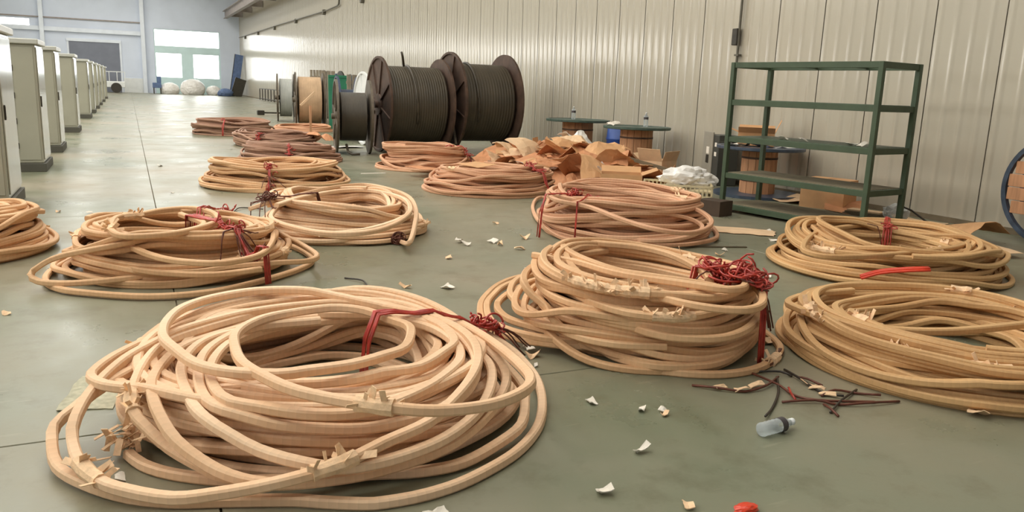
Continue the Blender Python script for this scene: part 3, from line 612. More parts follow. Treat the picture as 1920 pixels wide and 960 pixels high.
# small floor things around the drums
def crumple(w, d, n, seed, amp=.18, curl=.0, thick=.004, folds=7):
    g = np.random.RandomState(seed); xs_ = np.linspace(-w / 2, w / 2, n); ys_ = np.linspace(-d / 2, d / 2, n)
    X, Y = np.meshgrid(xs_, ys_, indexing='ij'); Z = np.zeros_like(X); s_ = max(w, d)
    for _ in range(folds):
        a = g.rand() * 6.28; c = g.uniform(-.35, .35) * s_
        q = math.cos(a) * X + math.sin(a) * Y - c
        Z += g.uniform(-1, 1) * amp * np.abs(q)
    Z += g.normal(0, amp * s_ * .018, Z.shape)
    X = X * (1 - .25 * amp) + g.normal(0, .012 * s_, X.shape); Y = Y * (1 - .25 * amp) + g.normal(0, .012 * s_, X.shape)
    if curl: Z += curl * ((X / (w / 2)) ** 2) * s_ * .5
    Z *= min(1.0, .46 * s_ / max(1e-6, np.ptp(Z))); Z -= Z.min()
    top = np.stack([X, Y, Z + thick], -1).reshape(-1, 3); bot = np.stack([X, Y, Z], -1).reshape(-1, 3)
    N = n * n; f_ = []
    id_ = lambda i, j: i * n + j
    for i in range(n - 1):
        for j in range(n - 1):
            q = (id_(i, j), id_(i + 1, j), id_(i + 1, j + 1), id_(i, j + 1)); f_.append(q); f_.append(tuple(N + k for k in q[::-1]))
    ring = [id_(i, 0) for i in range(n - 1)] + [id_(n - 1, j) for j in range(n - 1)] + [id_(i, n - 1) for i in range(n - 1, 0, -1)] + [id_(0, j) for j in range(n - 1, 0, -1)]
    for a, b in zip(ring, ring[1:] + ring[:1]): f_.append((b, a, N + a, N + b))
    return MB().add(np.vstack([top, bot]), f_)
def sheet(label, loc, w, d, seed, m, rot=(0, 0, 0), amp=.18, n=9, name='paper_sheet', cat='paper', group=None, curl=0.):
    o = crumple(w, d, n, seed, amp, curl).build(name, m); o.location = loc; o.rotation_euler = rot
    return tag(o, label, cat, group)
def open_box(label, loc, w, d, h, m, rz=0., flaps=(1, 1, 1, 1), closed=False, cat='box', ang=None):
    t = thing('cardboard_box', label, cat, loc, rz); k = .006
    for nm, b in (('wall_front', (-w / 2, -d / 2, 0, w / 2, -d / 2 + k, h)), ('wall_rear', (-w / 2, d / 2 - k, 0, w / 2, d / 2, h)),
                  ('wall_side', (-w / 2, -d / 2 + k, 0, -w / 2 + k, d / 2 - k, h)), ('wall_side', (w / 2 - k, -d / 2 + k, 0, w / 2, d / 2 - k, h)), ('bottom', (-w / 2 + k, -d / 2 + k, 0, w / 2 - k, d / 2 - k, k))):
        MB().box(*b).build(nm, m, t)
    for i, on in enumerate(flaps):
        if not on: continue
        a = (ang[i] if ang else -.6)
        if closed: a = math.pi / 2 - .02
        L_ = (d if i < 2 else w) / 2 * (.98 if closed else .8)
        if i < 2: f_ = MB().box(-w / 2, -k / 2, 0, w / 2, k / 2, L_)
        else: f_ = MB().box(-k / 2, -d / 2, 0, k / 2, d / 2, L_)
        o = f_.build('flap', m, t)
        o.location = ((0, -d / 2, h), (0, d / 2, h), (-w / 2, 0, h + (.006 if closed else 0)), (w / 2, 0, h + (.006 if closed else 0)))[i]
        o.rotation_euler = ((-a, 0, 0), (a, 0, 0), (0, a, 0), (0, -a, 0))[i]
    return t
def bag(name, label, cat, loc, r, seed, m, sq=(1, 1, .7), amp=.16, sub=4, rz=0.):
    import bmesh
    g = np.random.RandomState(seed); bm = bmesh.new(); bmesh.ops.create_icosphere(bm, subdivisions=sub, radius=1)
    D = g.normal(0, 1, (22, 3)); D /= np.linalg.norm(D, axis=1)[:, None]; off = g.uniform(.3, .9, 22); am = g.uniform(-1, 1, 22)
    for v_ in bm.verts:
        p = np.array(v_.co); sv = Vector(p) + Vector((seed * 1.7, 0, 0)); k = 1 + amp * sum(a * abs(p @ d - o_) for d, o_, a in zip(D, off, am)) / 2.2 + amp * (1.1 * abs(noise.noise(sv * 1.8)) + .8 * abs(noise.noise(sv * 4.2)) - .5)
        q = p * k * r * np.array(sq); q[2] = max(q[2], -r * sq[2] * .62); v_.co = q
    me = bpy.data.meshes.new(name); bm.to_mesh(me); bm.free(); me.materials.append(m); o = bpy.data.objects.new(name, me); COL.objects.link(o)
    zmin = min(v_.co.z for v_ in me.vertices); o.location = (loc[0], loc[1], loc[2] - zmin); o.rotation_euler = (0, 0, rz)
    return tag(o, label, cat)

sheet('white plastic sheet spread under the smaller dark drum', (4.45, 19.0, .0), 1.1, .7, 3, M['plastic'], (0, 0, .2), .05, name='plastic_sheet', cat='plastic sheet')
sheet('brown paper heap on the floor left of the smaller dark drum', (4.0, 19.4, 0), .8, .8, 4, M['card2'], (0, 0, .7), .55)
t = thing('wooden_post', 'thin wooden stand in front of the tan wrapped reel', 'stand', (4.2, 21.0, 0))
MB().bar((0, 0, 0), (0, 0, .9), .05, .05).build('post', M['wood'], t); MB().bar((-.25, 0, .9), (.12, 0, 1.25), .05, .05).build('cross_arm', M['card3'], t)
MB().box(-.12, -.12, 0, .12, .12, .03).build('foot', M['wood'], t)
t = thing('steel_bar', 'short dark bar with end blocks on the distant floor', 'bar', (5.75, 36.8, 0))
MB().bar((-.5, 0, .1), (.5, 0, .1), .06, .06).build('shaft', M['dark'], t)
for x in (-.55, .55): MB().box(x - .15, -.12, 0, x + .15, .12, .2, .02).build('end_block', M['dark'], t)

# ---------------------------------------------------------------- far end clutter
def wedge(label, loc, h, w, lean, m, rz=0):
    t = thing('leaning_panel', label, 'panel', loc, rz)
    o = MB().box(-w / 2, -.03, 0, w / 2, .03, h, .01).build('panel_face', m, t); o.rotation_euler = (0, lean, 0)
    o = MB().box(-w / 2 - .05, -.05, 0, -w / 2, .05, h, .01).build('edge_angle', M['dark'], t); o.rotation_euler = (0, lean, 0)
    return t
wedge('tall dark panel leaning in the far right corner', (8.65, 77.5, 0), 3.7, .7, .16, M['tarp'])
wedge('low dark panel leaning beside the tall one in the far corner', (8.6, 75.3, 0), 1.6, .9, .3, M['dark'])
for k, (x, z, l) in enumerate(((8.2, .9, 'blue grey bundle at the foot of the tall leaning panel'), (7.75, 1.0, 'dark blue tarpaulin heap right of the white sacks'))):
    bag('tarpaulin_heap', l, 'tarpaulin', (x, 76.2 - .9 * k, 0), z * .6, 50 + k, M['tarp'], (1.1, .8, .7))
for k, (x, y_, r_, l) in enumerate(((3.3, 78.2, .75, 'white sack left of the pile before the bright door'), (5.2, 77.9, .95, 'white sack in the middle of the pile before the bright door'), (7.0, 78.3, .65, 'white sack right of the pile before the bright door'))):
    bag('white_sack', l, 'sack', (x, y_, 0), r_, 60 + k, M['plastic'], (1.0, .7, .8), .1)
t = thing('machine_stand', 'small blue grey machine stand left of the bright door', 'machine', (2.35, 78, 0))
MB().box(-.4, -.3, .5, .3, .3, .95, .03).build('bed', M['tarp'], t); MB().box(-.05, -.2, .95, .3, .2, 1.5, .03).build('head', M['tarp'], t)
for x, y_ in ((-.35, -.25), (.2, -.25), (-.35, .25), (.2, .25)): MB().box(x, y_ - .04, 0, x + .08, y_ + .04, .5).build('leg', M['dark'], t)
t = thing('flatbed_truck', 'white flatbed cart with side rails behind the far cabinets', 'cart', (-1.2, 77.5, 0))
MB().box(-2.0, -.6, .45, 1.0, .6, .95, .04).build('body', M['white'], t); 
for x in (-1.4, .3): MB().lathe([(.16, -.68), (.42, -.68), (.42, -.5), (.16, -.5)], 'Y', 24, (x, 0, .42)).build('wheel', M['dark'], t)
rl = MB().bar((-2, -.55, 1.75), (1, -.55, 1.75), .06, .06).build('top_rail', M['white'], t)
for k in range(6): MB().bar((-2 + .6 * k, -.55, .95), (-2 + .6 * k, -.55, 1.75), .05, .05).build('rail_post', M['white'], t)

# ---------------------------------------------------------------- reels stood on end as tables
def reel_table(label, x, y, h, rt, rc, mt, mcore, rz=0., staves=14, tilt=0.):
    t = thing('reel_table', label, 'table', (x, y, 0), rz)
    MB().lathe([(.09, h - .05), (rt, h - .05), (rt + .01, h - .04), (rt + .01, h - .005), (rt, h), (rt - .05, h), (rt - .06, h - .012), (.09, h - .012), (.09, h - .05)], 'Z', 48, cap=False).build('top_disc', mt, t)
    MB().lathe([(.09, .0), (rt, .0), (rt, .045), (.09, .045), (.09, 0)], 'Z', 48, cap=False).build('base_disc', mt, t)
    MB().lathe([(.0, h - .051), (.092, h - .051)], 'Z', 20, cap=False).build('hub_cap', M['dark'], t)
    for k in range(staves):
        a0 = 2 * math.pi * k / staves; a1 = a0 + 2 * math.pi / staves * .94; v_ = []
        for z in (.046, h - .051):
            for r_ in (rc, rc - .03):
                for a in (a0, a1): v_.append((r_ * math.cos(a), r_ * math.sin(a), z))
        MB().add(v_, [(0, 2, 3, 1), (4, 5, 7, 6), (0, 1, 5, 4), (2, 6, 7, 3), (0, 4, 6, 2), (1, 3, 7, 5)]).build('stave', mcore, t)
    for z in (h * .3, h * .75): MB().lathe([(rc, z), (rc + .006, z), (rc + .006, z + .03), (rc, z + .03)], 'Z', 32, cap=False).build('band', M['rust'], t)
    return t
reel_table('upended reel with green disc top, farther of the pair behind paper heap', 8.72, 15.1, .92, .68, .33, M['teal_top'], M['wood'])
reel_table('upended reel with green disc top, nearer of the pair behind paper heap', 8.72, 12.85, .895, .63, .31, M['teal_top'], M['wood'], .4)
t3 = reel_table('upended reel with worn blue disc top behind the green rack', 8.88, 9.65, .77, .66, .27, M['blue_top'], M['wood'], .2)
def bottle(label, x, y, z, h=.22, r=.033, lying=None):
    t = thing('water_bottle', label, 'bottle', (x, y, z))
    s_ = h / .22
    prof = [(.0, .0), (.024, .0), (r, .008)] + [(r - (.0018 if k % 2 else 0), .02 + .012 * k) for k in range(9)] + [(r, .135 * s_), (r * .92, .155), (r * .55, .182), (.0135, .190), (.0135, .20)]
    MB().lathe([(a, b * s_) for a, b in prof], 'Z', 28, cap=False).build('body', M['bottle'], t, True)
    MB().lathe([(r + .0012, .115 * s_), (r + .0012, .15 * s_)], 'Z', 28, cap=False).build('label_band', M['label'], t, True)
    MB().lathe([(.0, .197 * s_), (.0165, .197 * s_), (.0165, .216 * s_), (.015, .22 * s_), (0, .22 * s_)], 'Z', 24, cap=False).build('cap', M['white'], t, True)
    return t
bottle('clear water bottle standing on the farther green disc table', 8.5, 14.92, .92, .27, .044)
bottle('clear water bottle standing on the nearer green disc table', 8.74, 12.6, .895, .27, .044)
bl = bottle('clear plastic water bottle lying on the floor at the lower right', 2.495, 2.535, .034)
bl.rotation_euler = (0, math.radians(90), math.radians(6))
t = thing('blue_barrel', 'blue plastic drum between the two green disc tables', 'barrel', (9.12, 14.0, 0))
MB().lathe([(.0, 0), (.27, 0), (.29, .03), (.29, .25), (.305, .27), (.305, .29), (.29, .31), (.29, .55), (.305, .57), (.305, .59), (.29, .61), (.28, .82), (.24, .86), (0, .86)], 'Z', 36, cap=False).build('body', M['blue'], t, True)
MB().lathe([(.0, .87), (.05, .87), (.05, .84)], 'Z', 16, (.12, 0, 0), cap=False).build('bung', M['white'], t)
for k, (x, y_) in enumerate(((8.36, 13.22), (8.45, 13.30), (8.28, 13.05), (8.5, 13.25))):
    sheet('small white scrap on the edge of the nearer green disc table', (x, y_, .896), .16, .1, 300 + k, M['paper_white'], (0, 0, k), .4, 5, 'paper_scrap', 'scrap', 'scraps on the green disc table')
# clutter on the blue disc table
open_box('open cardboard box on the worn blue disc table', (8.95, 9.85, .772), .55, .4, .2, M['card'], 2.4, (1, 1, 1, 1), ang=[-.9, -1.0, -.4, -1.2])
for k, (x, y_, m_) in enumerate(((8.55, 10.0, 'dark'), (8.45, 9.8, 'paper_white'), (8.6, 9.35, 'blue_paint'), (8.9, 9.15, 'plastic'), (8.45, 9.55, 'dark'))):
    sheet('crumpled scrap lying on the worn blue disc table', (x, y_, .771), .26, .18, 310 + k, M[m_], (0, 0, k), .25, 6, 'scrap_sheet', 'scrap', 'scraps on the blue disc table')

# ---------------------------------------------------------------- green shelf rack
def rack():
    P0 = np.array([7.14, 8.39]); u = np.array([.154, -.988]); L_, Dp = 2.06, .74
    t = thing('shelf_rack', 'dark green steel shelf rack with five levels by the wall', 'rack', (P0[0], P0[1], 0), math.atan2(u[1], u[0]))
    # local x along the length, local y towards the wall
    lv = [.11, .52, .995, 1.47, 1.945]; ps = .06
    for x in (0, L_):
        for y_ in (0, Dp):
            p = MB().box(x - ps / 2, y_ - ps / 2, .0, x + ps / 2, y_ + ps / 2, 1.945, .004).build('post', M['green'], t)
            MB().box(x - .045, y_ - .045, .0, x + .045, y_ + .045, .012).build('foot_plate', M['dark'], p)
    for k, z in enumerate(lv):
        for y_ in (0, Dp): MB().box(ps / 2, y_ - .02, z - .07, L_ - ps / 2, y_ + .02, z, .003).build('long_rail', M['green'], t)
        for x in (0, L_): MB().box(x - .02, ps / 2, z - .07, x + .02, Dp - ps / 2, z, .003).build('end_rail', M['green'], t)
        n = 4
        if k == 4:
            for x in (.7, 1.4): MB().box(x, .02, z - .05, x + .04, Dp - .02, z - .005).build('cross_bar', M['green'], t)
        else:
            for j in range(n):
                a = .025 + (Dp - .05) * j / n
                MB().box(.03, a + .003, z - .012, L_ - .03, a + (Dp - .05) / n - .003, z + .006, .002).build('shelf_board', M['shelf'] if k < 2 else M['green'], t)
    return t
rk = rack()
rm = Matrix.Translation((7.14, 8.39, 0)) @ Matrix.Rotation(math.atan2(-.988, .154), 4, 'Z')
def on_rack(x, y_, z): q = rm @ Vector((x, y_, z)); return (q.x, q.y, q.z)
for k, (x, w) in enumerate(((.75, .1), (1.05, .14), (1.72, .16), (1.85, .12))):
    sheet('small pale scrap lying on the middle shelf of the green rack', on_rack(x, .16, 1.002), w, .1, 330 + k, M['paper_white'], (0, 0, k), .3, 5, 'paper_scrap', 'scrap', 'scraps on the green rack')
open_box('closed brown carton on the floor behind the green rack', (8.98, 8.30, 0), .62, .48, .40, M['card'], -1.2, (1, 1, 1, 1), True)
open_box('dark brown carton on the floor at the left end of the rack', (6.80, 8.12, 0), .34, .28, .19, M['box_dark'], -1.3, (1, 1, 0, 0), True)
t = thing('board_stack', 'short stack of dark boards on the floor behind the rack', 'boards', (8.78, 7.45, 0), -1.25)
for k in range(4): MB().box(-.3 + .03 * k, -.11, .025 * k, .28 - .02 * k, .11 - .01 * k, .025 * k + .022, .002).build('board', M['plank_dark'] if k < 3 else M['card3'], t)
bag('plastic_bag', 'clear crumpled plastic bag on the floor behind the right rack post', 'plastic bag', (8.78, 7.05, 0), .17, 71, M['film'], (1.2, .8, .8), .4, 3)
t = thing('cable_tail', 'dark thin cable bent on the floor behind the rack post', 'cable', (8.75, 6.75, 0))
MB().tube([(-.1, .1, .25), (0, 0, .2), (.1, -.15, .08), (.12, -.4, .012), (.0, -.6, .012)], .012, 6).build('cable', M['black_wire'], t, True)

t = thing('panel_box', 'grey electrical panel box with a dark side by the wall', 'panel box', (9.28, 10.95, 0), -.35)
MB().box(-.20, -.22, 0, .16, .26, .86, .01).build('case', M['panel_dark'], t)
d = MB().box(-.226, .02, .02, -.2, .48, .90, .006).build('door', M['panel'], t)
MB().box(-.23, .16, .52, -.226, .30, .64).build('label_plate', M['paper_white'], d); MB().box(-.23, .16, .36, -.226, .30, .5).build('dark_plate', M['dark'], d)
for z in (.5, .66): MB().box(-.204, -.14, z, -.2, -.04, z + .07).build('side_label', M['paper_white'], t)

# cream crate with a bag on it
t = thing('plastic_crate', 'cream plastic crate with vertical slats beside the paper heap', 'crate', (6.92, 9.10, 0), -.62)
cw, cd, chh = .95, .62, .30
for z in (0, .13, chh - .03):
    MB().box(-cw / 2, -cd / 2, z, cw / 2, -cd / 2 + .02, z + .03).box(-cw / 2, cd / 2 - .02, z, cw / 2, cd / 2, z + .03).box(-cw / 2, -cd / 2, z, -cw / 2 + .02, cd / 2, z + .03).box(cw / 2 - .02, -cd / 2, z, cw / 2, cd / 2, z + .03).build('rim', M['cream'], t)
for k in range(17):
    x = -cw / 2 + .01 + (cw - .04) * k / 16
    for y_ in (-cd / 2 + .004, cd / 2 - .016): MB().box(x, y_, .0, x + .02, y_ + .012, chh).build('slat', M['cream'], t)
for k in range(11):
    y_ = -cd / 2 + .01 + (cd - .04) * k / 10
    for x in (-cw / 2 + .004, cw / 2 - .016): MB().box(x, y_, 0, x + .012, y_ + .02, chh).build('slat', M['cream'], t)
MB().box(-cw / 2 + .02, -cd / 2 + .02, .2, cw / 2 - .02, cd / 2 - .02, .22).build('inner_tray', M['cream'], t)
bag('white_bag', 'white crumpled plastic bag resting on the cream crate', 'bag', (7.12, 9.14, .22), .25, 72, M['plastic'], (1.15, .7, .6), .42, 4, -.6)
for k in range(9):
    g = R.uniform
    sheet('small dark scrap lying in the cream crate', (6.9 + g(-.25, .25), 8.98 + g(-.06, .08), .225), .12, .09, 340 + k, M['dark' if k % 2 else 'card3'], (0, 0, g(0, 6)), .5, 5, 'scrap_sheet', 'scrap', 'scraps in the cream crate')
# reel at the right edge, leaning paper beside it
t = thing('rimmed_reel', 'upright reel with a dark blue rim at the right edge by the wall', 'reel', (9.05, 5.24, 0))
rr_, zc = .62, .62
for x0 in (0, .34):
    MB().lathe([(rr_ - .05, x0), (rr_, x0), (rr_, x0 + .06), (rr_ - .05, x0 + .06), (rr_ - .05, x0)], 'X', 56, (0, 0, zc), cap=False).build('rim_ring', M['blue_top'], t)
for x0 in (.0, .34):
    for k in range(4):
        z = zc - .30 + .15 * k; half = math.sqrt(max(.01, (rr_ - .045) ** 2 - max(abs(z - zc), abs(z + .14 - zc)) ** 2))
        MB().box(x0 + .015, -half, z, x0 + .045, half, z + .14, .004).build('cross_plank', M['wood'], t)
MB().lathe([(.3, .06), (.3, .34)], 'X', 32, (0, 0, zc)).build('core', M['wood'], t, True)
# ---------------------------------------------------------------- heap of packing paper and cartons
rng = np.random.RandomState(8)
def heap_z(x, y):
    """the heap's own height field, metres"""
    a = 1 - ((x - 7.08) * 1.02) ** 2 - ((y - 12.35) / 2.35) ** 2
    b = .55 * max(0, a) ** .8
    return b
core_h = MB(); n = 26; vv = []; ff = []
for i in range(n):
    for j in range(n):
        x = 6.08 + 2.0 * i / (n - 1); y = 10.1 + 4.7 * j / (n - 1)
        vv.append((x, y, heap_z(x, y) * .72 + rng.uniform(0, .05) * (heap_z(x, y) > .02)))
for i in range(n - 1):
    for j in range(n - 1): ff.append((i * n + j, (i + 1) * n + j, (i + 1) * n + j + 1, i * n + j + 1))
vv2 = vv + [(x, y, -.0) for x, y, z in vv]; N0 = n * n
ff += [tuple(N0 + k for k in q[::-1]) for q in list(ff)]
ring = [i * n for i in range(n - 1)] + [(n - 1) * n + j for j in range(n - 1)] + [i * n + n - 1 for i in range(n - 1, 0, -1)] + [j for j in range(n - 1, 0, -1)]
ff += [(b, a, N0 + a, N0 + b) for a, b in zip(ring, ring[1:] + ring[:1])]
o = core_h.add(vv2, ff).build('paper_litter', M['card2']); o['kind'] = 'stuff'; tag(o, 'shredded brown packing paper filling the bottom of the heap', 'paper litter')
spots = []
GRP = 'crumpled packing sheets in the heap'
cnt = 0
for k in range(96):
    for _ in range(60):
        x = rng.uniform(6.2, 7.95); y = rng.uniform(10.2, 14.6)
        h = heap_z(x, y)
        if h > .01 and all(math.hypot(x - a, y - b) > .19 for a, b in spots): break
    else: continue
    spots.append((x, y)); w = rng.uniform(.36, .8) * (.6 if k % 6 == 5 else 1); d = w * rng.uniform(.5, .9)
    m_ = M[['card2', 'card', 'card3', 'card2', 'card', 'plastic'][k % 6]]
    kind = ['card2', 'card', 'card3', 'card2', 'card', 'plastic'][k % 6]
    cw_ = {'card2': 'orange brown paper', 'card': 'brown cardboard', 'card3': 'pale brown paper', 'plastic': 'white plastic film'}[kind]
    zone = ('the left end' if y > 13.7 else 'left of the middle' if y > 12.6 else 'right of the middle' if y > 11.4 else 'the right end') + ' of the heap, ' + ('front slope' if x < 7.15 else 'wall side')
    sheet('%s crumpled %s sheet %s' % ('small' if w < .5 else 'large', cw_, ('' if zone.startswith(('left', 'right')) else 'at ') + zone), (x, y, h * .78), w, d, 400 + k, m_, (rng.uniform(-.36, .36), rng.uniform(-.36, .36), rng.uniform(0, 6.28)), rng.uniform(.25, .6), 9, 'packing_sheet', 'sheet', GRP)
    cnt += 1
open_box('open brown carton at the front of the packing paper heap', (6.60, 10.05, 0), .60, .42, .33, M['card'], -.55, (0, 1, 1, 1), ang=[-.5, -1.1, -1.0, -1.2])
open_box('tilted carton half buried on the right of the paper heap', (7.75, 10.75, .18), .55, .4, .28, M['card3'], .5, (1, 1, 1, 0), ang=[-.3, -.9, -.5, -1])
open_box('flattened carton high on the left of the paper heap', (7.1, 13.4, .30), .5, .42, .16, M['card'], .9, (1, 1, 0, 1), ang=[-1.1, -.2, -1.0, -1.2])
sheet('large orange paper sheet sloping down the right end of the heap', (8.25, 11.35, .12), .95, .6, 501, M['card2'], (.25, .35, -.6), .22, 9)
sheet('tall folded brown sheet standing up in the middle of the heap', (7.35, 12.3, .25), .9, .38, 502, M['card2'], (.3, -.85, .8), .3, 9)
sheet('white plastic film bunched on top of the paper heap', (7.65, 13.2, .40), .9, .6, 503, M['plastic'], (.1, .1, .4), .5, 11, 'plastic_film', 'plastic film')
sheet('white plastic film hanging in the middle of the paper heap', (7.2, 11.8, .36), .5, .36, 504, M['plastic'], (-.2, .1, 1.2), .4, 11, 'plastic_film', 'plastic film')
t = thing('wooden_batten', 'brown wooden batten sloping across the paper heap', 'batten', (7.0, 10.75, 0), 0)
MB().bar((-.05, .35, .56), (.62, -.55, .34), .05, .05).build('batten', M['plank_dark'], t)
sheet('brown sheet at the far left tip of the heap by the wall', (7.35, 15.2, 0), .9, .7, 511, M['card'], (0, .1, .3), .16, 9)
sheet('pale sheet at the far left tip of the heap', (6.95, 15.0, .05), .8, .5, 512, M['card3'], (.1, .1, 1.3), .2, 9)
sheet('large torn paper sheet on the floor in front of the rack', (6.18, 7.05, 0), .95, .42, 505, M['card3'], (0, 0, -.75), .03, 12)
sheet('pale paper sheet on the floor under the nearest coil at left', (-.22, 4.10, 0), .24, .44, 506, M['paper_dull'], (0, 0, -.2), .012, 8)
sheet('orange paper sheet on the floor before the coil by the drums', (4.75, 13.0, 0), 1.2, .5, 507, M['card2'], (0, 0, .5), .18, 10)
sheet('pale folded paper on the floor between two coils by the drums', (5.35, 12.6, 0), .9, .45, 508, M['card3'], (0, 0, .2), .2, 10)
sheet('flat cardboard piece lying on the coil beside the paper heap', (4.55, 10.75, .40), .42, .40, 509, M['card'], (.06, -.05, .5), .02, 6, 'cardboard_piece', 'cardboard')
sheet('paper sheet spread at the wall side of the heap', (6.6, 14.6, 0), 1.2, .8, 510, M['card2'], (0, 0, .6), .16, 10)
for k, (x, y_, w, m_, l) in enumerate(((8.35, 5.75, .9, 'card', 'crumpled brown sheet beside the right edge reel'), (8.0, 5.35, .8, 'card3', 'crumpled pale sheet in front of the right edge reel'), (8.55, 6.35, .7, 'card3', 'pale paper crumpled against the wall right of the rack'),
                                          (8.9, 7.9, .9, 'card2', 'brown paper spread along the wall behind the rack'), (9.1, 7.0, .8, 'card3', 'pale paper spread along the wall beyond the rack post'), (9.0, 8.9, .7, 'card3', 'pale paper spread at the foot of the blue disc table'))):
    sheet(l, (x, y_, 0), w, w * .6, 520 + k, M[m_], (0, 0, k * 1.3), .16 if k < 3 else .10, 9)

# ---------------------------------------------------------------- coils of paper-wrapped conductor
CM = {
 'sand': cable_mat('wrapped_conductor_sand', srgb(246, 212, 176), srgb(220, 176, 134)),
 'tan': cable_mat('wrapped_conductor_tan', srgb(234, 192, 148), srgb(198, 152, 108)),
 'ochre': cable_mat('wrapped_conductor_ochre', srgb(222, 180, 128), srgb(184, 140, 92)),
 'pink': cable_mat('wrapped_conductor_pinkish', srgb(228, 180, 144), srgb(190, 138, 104)),
 'brown': cable_mat('wrapped_conductor_hazed_brown', srgb(186, 146, 122), srgb(148, 112, 92)),  # brown greyed down, distance haze mixed into the far coils' colour
}
SEC = [(-.5, -.30), (-.34, -.5), (.34, -.5), (.5, -.30), (.5, .30), (.34, .5), (-.34, .5), (-.5, .30)]
PER = np.r_[0, np.cumsum([math.hypot(SEC[(i + 1) % 8][0] - SEC[i][0], SEC[(i + 1) % 8][1] - SEC[i][1]) for i in range(8)])]; PER /= PER[-1]
def frames(P, rng, closed):
    if closed: T = np.roll(P, -1, 0) - np.roll(P, 1, 0)
    else: T = np.gradient(P, axis=0)
    T /= np.linalg.norm(T, axis=1)[:, None] + 1e-9
    S = np.cross(T, (0, 0, 1.)); S /= np.linalg.norm(S, axis=1)[:, None] + 1e-9
    U = np.cross(S, T)
    s_ = np.arange(len(P)); roll = np.zeros(len(P))
    for _ in range(3):
        q = rng.randint(1, 3) if closed else rng.uniform(.01, .05) * len(P) / 6.28
        roll += rng.uniform(-.14, .14) * np.sin(2 * np.pi * q * s_ / len(P) + rng.rand() * 6.28)
    c, n_ = np.cos(roll)[:, None], np.sin(roll)[:, None]
    return S * c + U * n_, U * c - S * n_
class CableMesh:
    def __init__(s): s.V = []; s.F = []; s.UV = []; s.n = 0
    def add(s, path, rng, closed=False, w=CW, h=CH):
        P = np.array(path, float).copy(); P[:, 2] += h / 2
        S, U = frames(P, rng, closed); N = len(P)
        d = np.r_[0, np.cumsum(np.linalg.norm(np.diff(P, axis=0), axis=1))] + rng.uniform(0, 40)
        V = np.concatenate([P[:, None] + S[:, None] * (a * w) + U[:, None] * (b * h) for a, b in SEC], 1).reshape(-1, 3)
        s.V.append(V); o = s.n; s.n += len(V)
        for i in range(N if closed else N - 1):
            j = (i + 1) % N
            for k in range(8):
                m_ = (k + 1) % 8
                s.F.append((o + i * 8 + k, o + i * 8 + m_, o + j * 8 + m_, o + j * 8 + k))
                dj = d[j] if j > i else d[i] + .05
                s.UV += [(d[i], PER[k]), (d[i], PER[k + 1]), (dj, PER[k + 1]), (dj, PER[k])]
        if not closed:
            for q in (tuple(o + k for k in range(8))[::-1], tuple(o + (N - 1) * 8 + k for k in range(8))): s.F.append(q); s.UV += [(0, 0)] * 8
    def build(s, name, m, parent):
        me = bpy.data.meshes.new(name); me.from_pydata(np.vstack(s.V).tolist(), [], s.F); me.update()
        uv = me.uv_layers.new(name='along'); uv.data.foreach_set('uv', np.array(s.UV, 'f').ravel())
        me.polygons.foreach_set('use_smooth', [True] * len(me.polygons))
        try: me.set_sharp_from_angle(angle=math.radians(38))
        except Exception: pass
        me.materials.append(m); o = bpy.data.objects.new(name, me); COL.objects.link(o); o.parent = parent
        return o

def paper_wrap(parent, path, k, rng, length=.16, flaps=9, name='paper_wrap'):
    """a taped joint of torn crepe paper round the conductor"""
    i0 = max(1, k - int(length / .05 / 2)); seg = np.array(path[i0:i0 + max(3, int(length / .05) + 1)], float)
    if len(seg) < 3: return
    mb = MB(); c = seg.copy(); c[:, 2] += CH / 2
    q, _ = dense3(c, .022); nn = len(q)
    mb.tube(q, CW * .66, 9, True, taper=1 + rng.uniform(-.10, .22, nn))
    for _ in range(flaps):
        p = q[rng.randint(nn)]; a = rng.uniform(-.4, 3.5); L_ = rng.uniform(.03, .07); wd = rng.uniform(.012, .03)
        dirv = np.array([math.cos(a) * rng.choice((-1, 1)), rng.uniform(-1, 1), abs(math.sin(a)) * .8]); dirv /= np.linalg.norm(dirv)
        sd = np.cross(dirv, rng.normal(0, 1, 3)); sd /= np.linalg.norm(sd); nr = np.cross(dirv, sd)
        b = p + dirv * CW * .4; e = b + dirv * L_ + nr * rng.uniform(-.02, .02); e[2] = max(e[2], .006); t_ = nr * .0015
        mb.add([b - sd * wd / 2 - t_, b + sd * wd / 2 - t_, e + sd * wd / 2 - t_, e - sd * wd / 2 - t_, b - sd * wd / 2 + t_, b + sd * wd / 2 + t_, e + sd * wd / 2 + t_, e - sd * wd / 2 + t_],
               [(3, 2, 1, 0), (4, 5, 6, 7), (0, 1, 5, 4), (1, 2, 6, 5), (2, 3, 7, 6), (3, 0, 4, 7)])
    mb.build(name, M['crepe'], parent)
def dense3(P, step):
    d = np.r_[0, np.cumsum(np.linalg.norm(np.diff(P, axis=0), axis=1))]; t_ = np.linspace(0, d[-1], max(3, int(d[-1] / step)))
    return np.stack([np.interp(t_, d, P[:, i]) for i in range(3)], 1), t_
def curl(p, r, rng, n=14, flat=.6, up=0.):
    """a short random curl of wire around p"""
    a = rng.rand() * 6.28; ax = rng.normal(0, 1, 3); ax[2] *= flat; b = rng.normal(0, 1, 3); b[2] *= flat
    ax /= np.linalg.norm(ax); b -= ax * (b @ ax); b /= np.linalg.norm(b)
    th = np.linspace(0, rng.uniform(2.5, 7), n); rr = r * (1 + .5 * np.sin(th * rng.uniform(.3, .8) + a))
    q = np.asarray(p)[None] + rr[:, None] * (np.cos(th + a)[:, None] * ax + np.sin(th + a)[:, None] * b); q[:, 2] = np.maximum(q[:, 2] + up, .012)
    return q
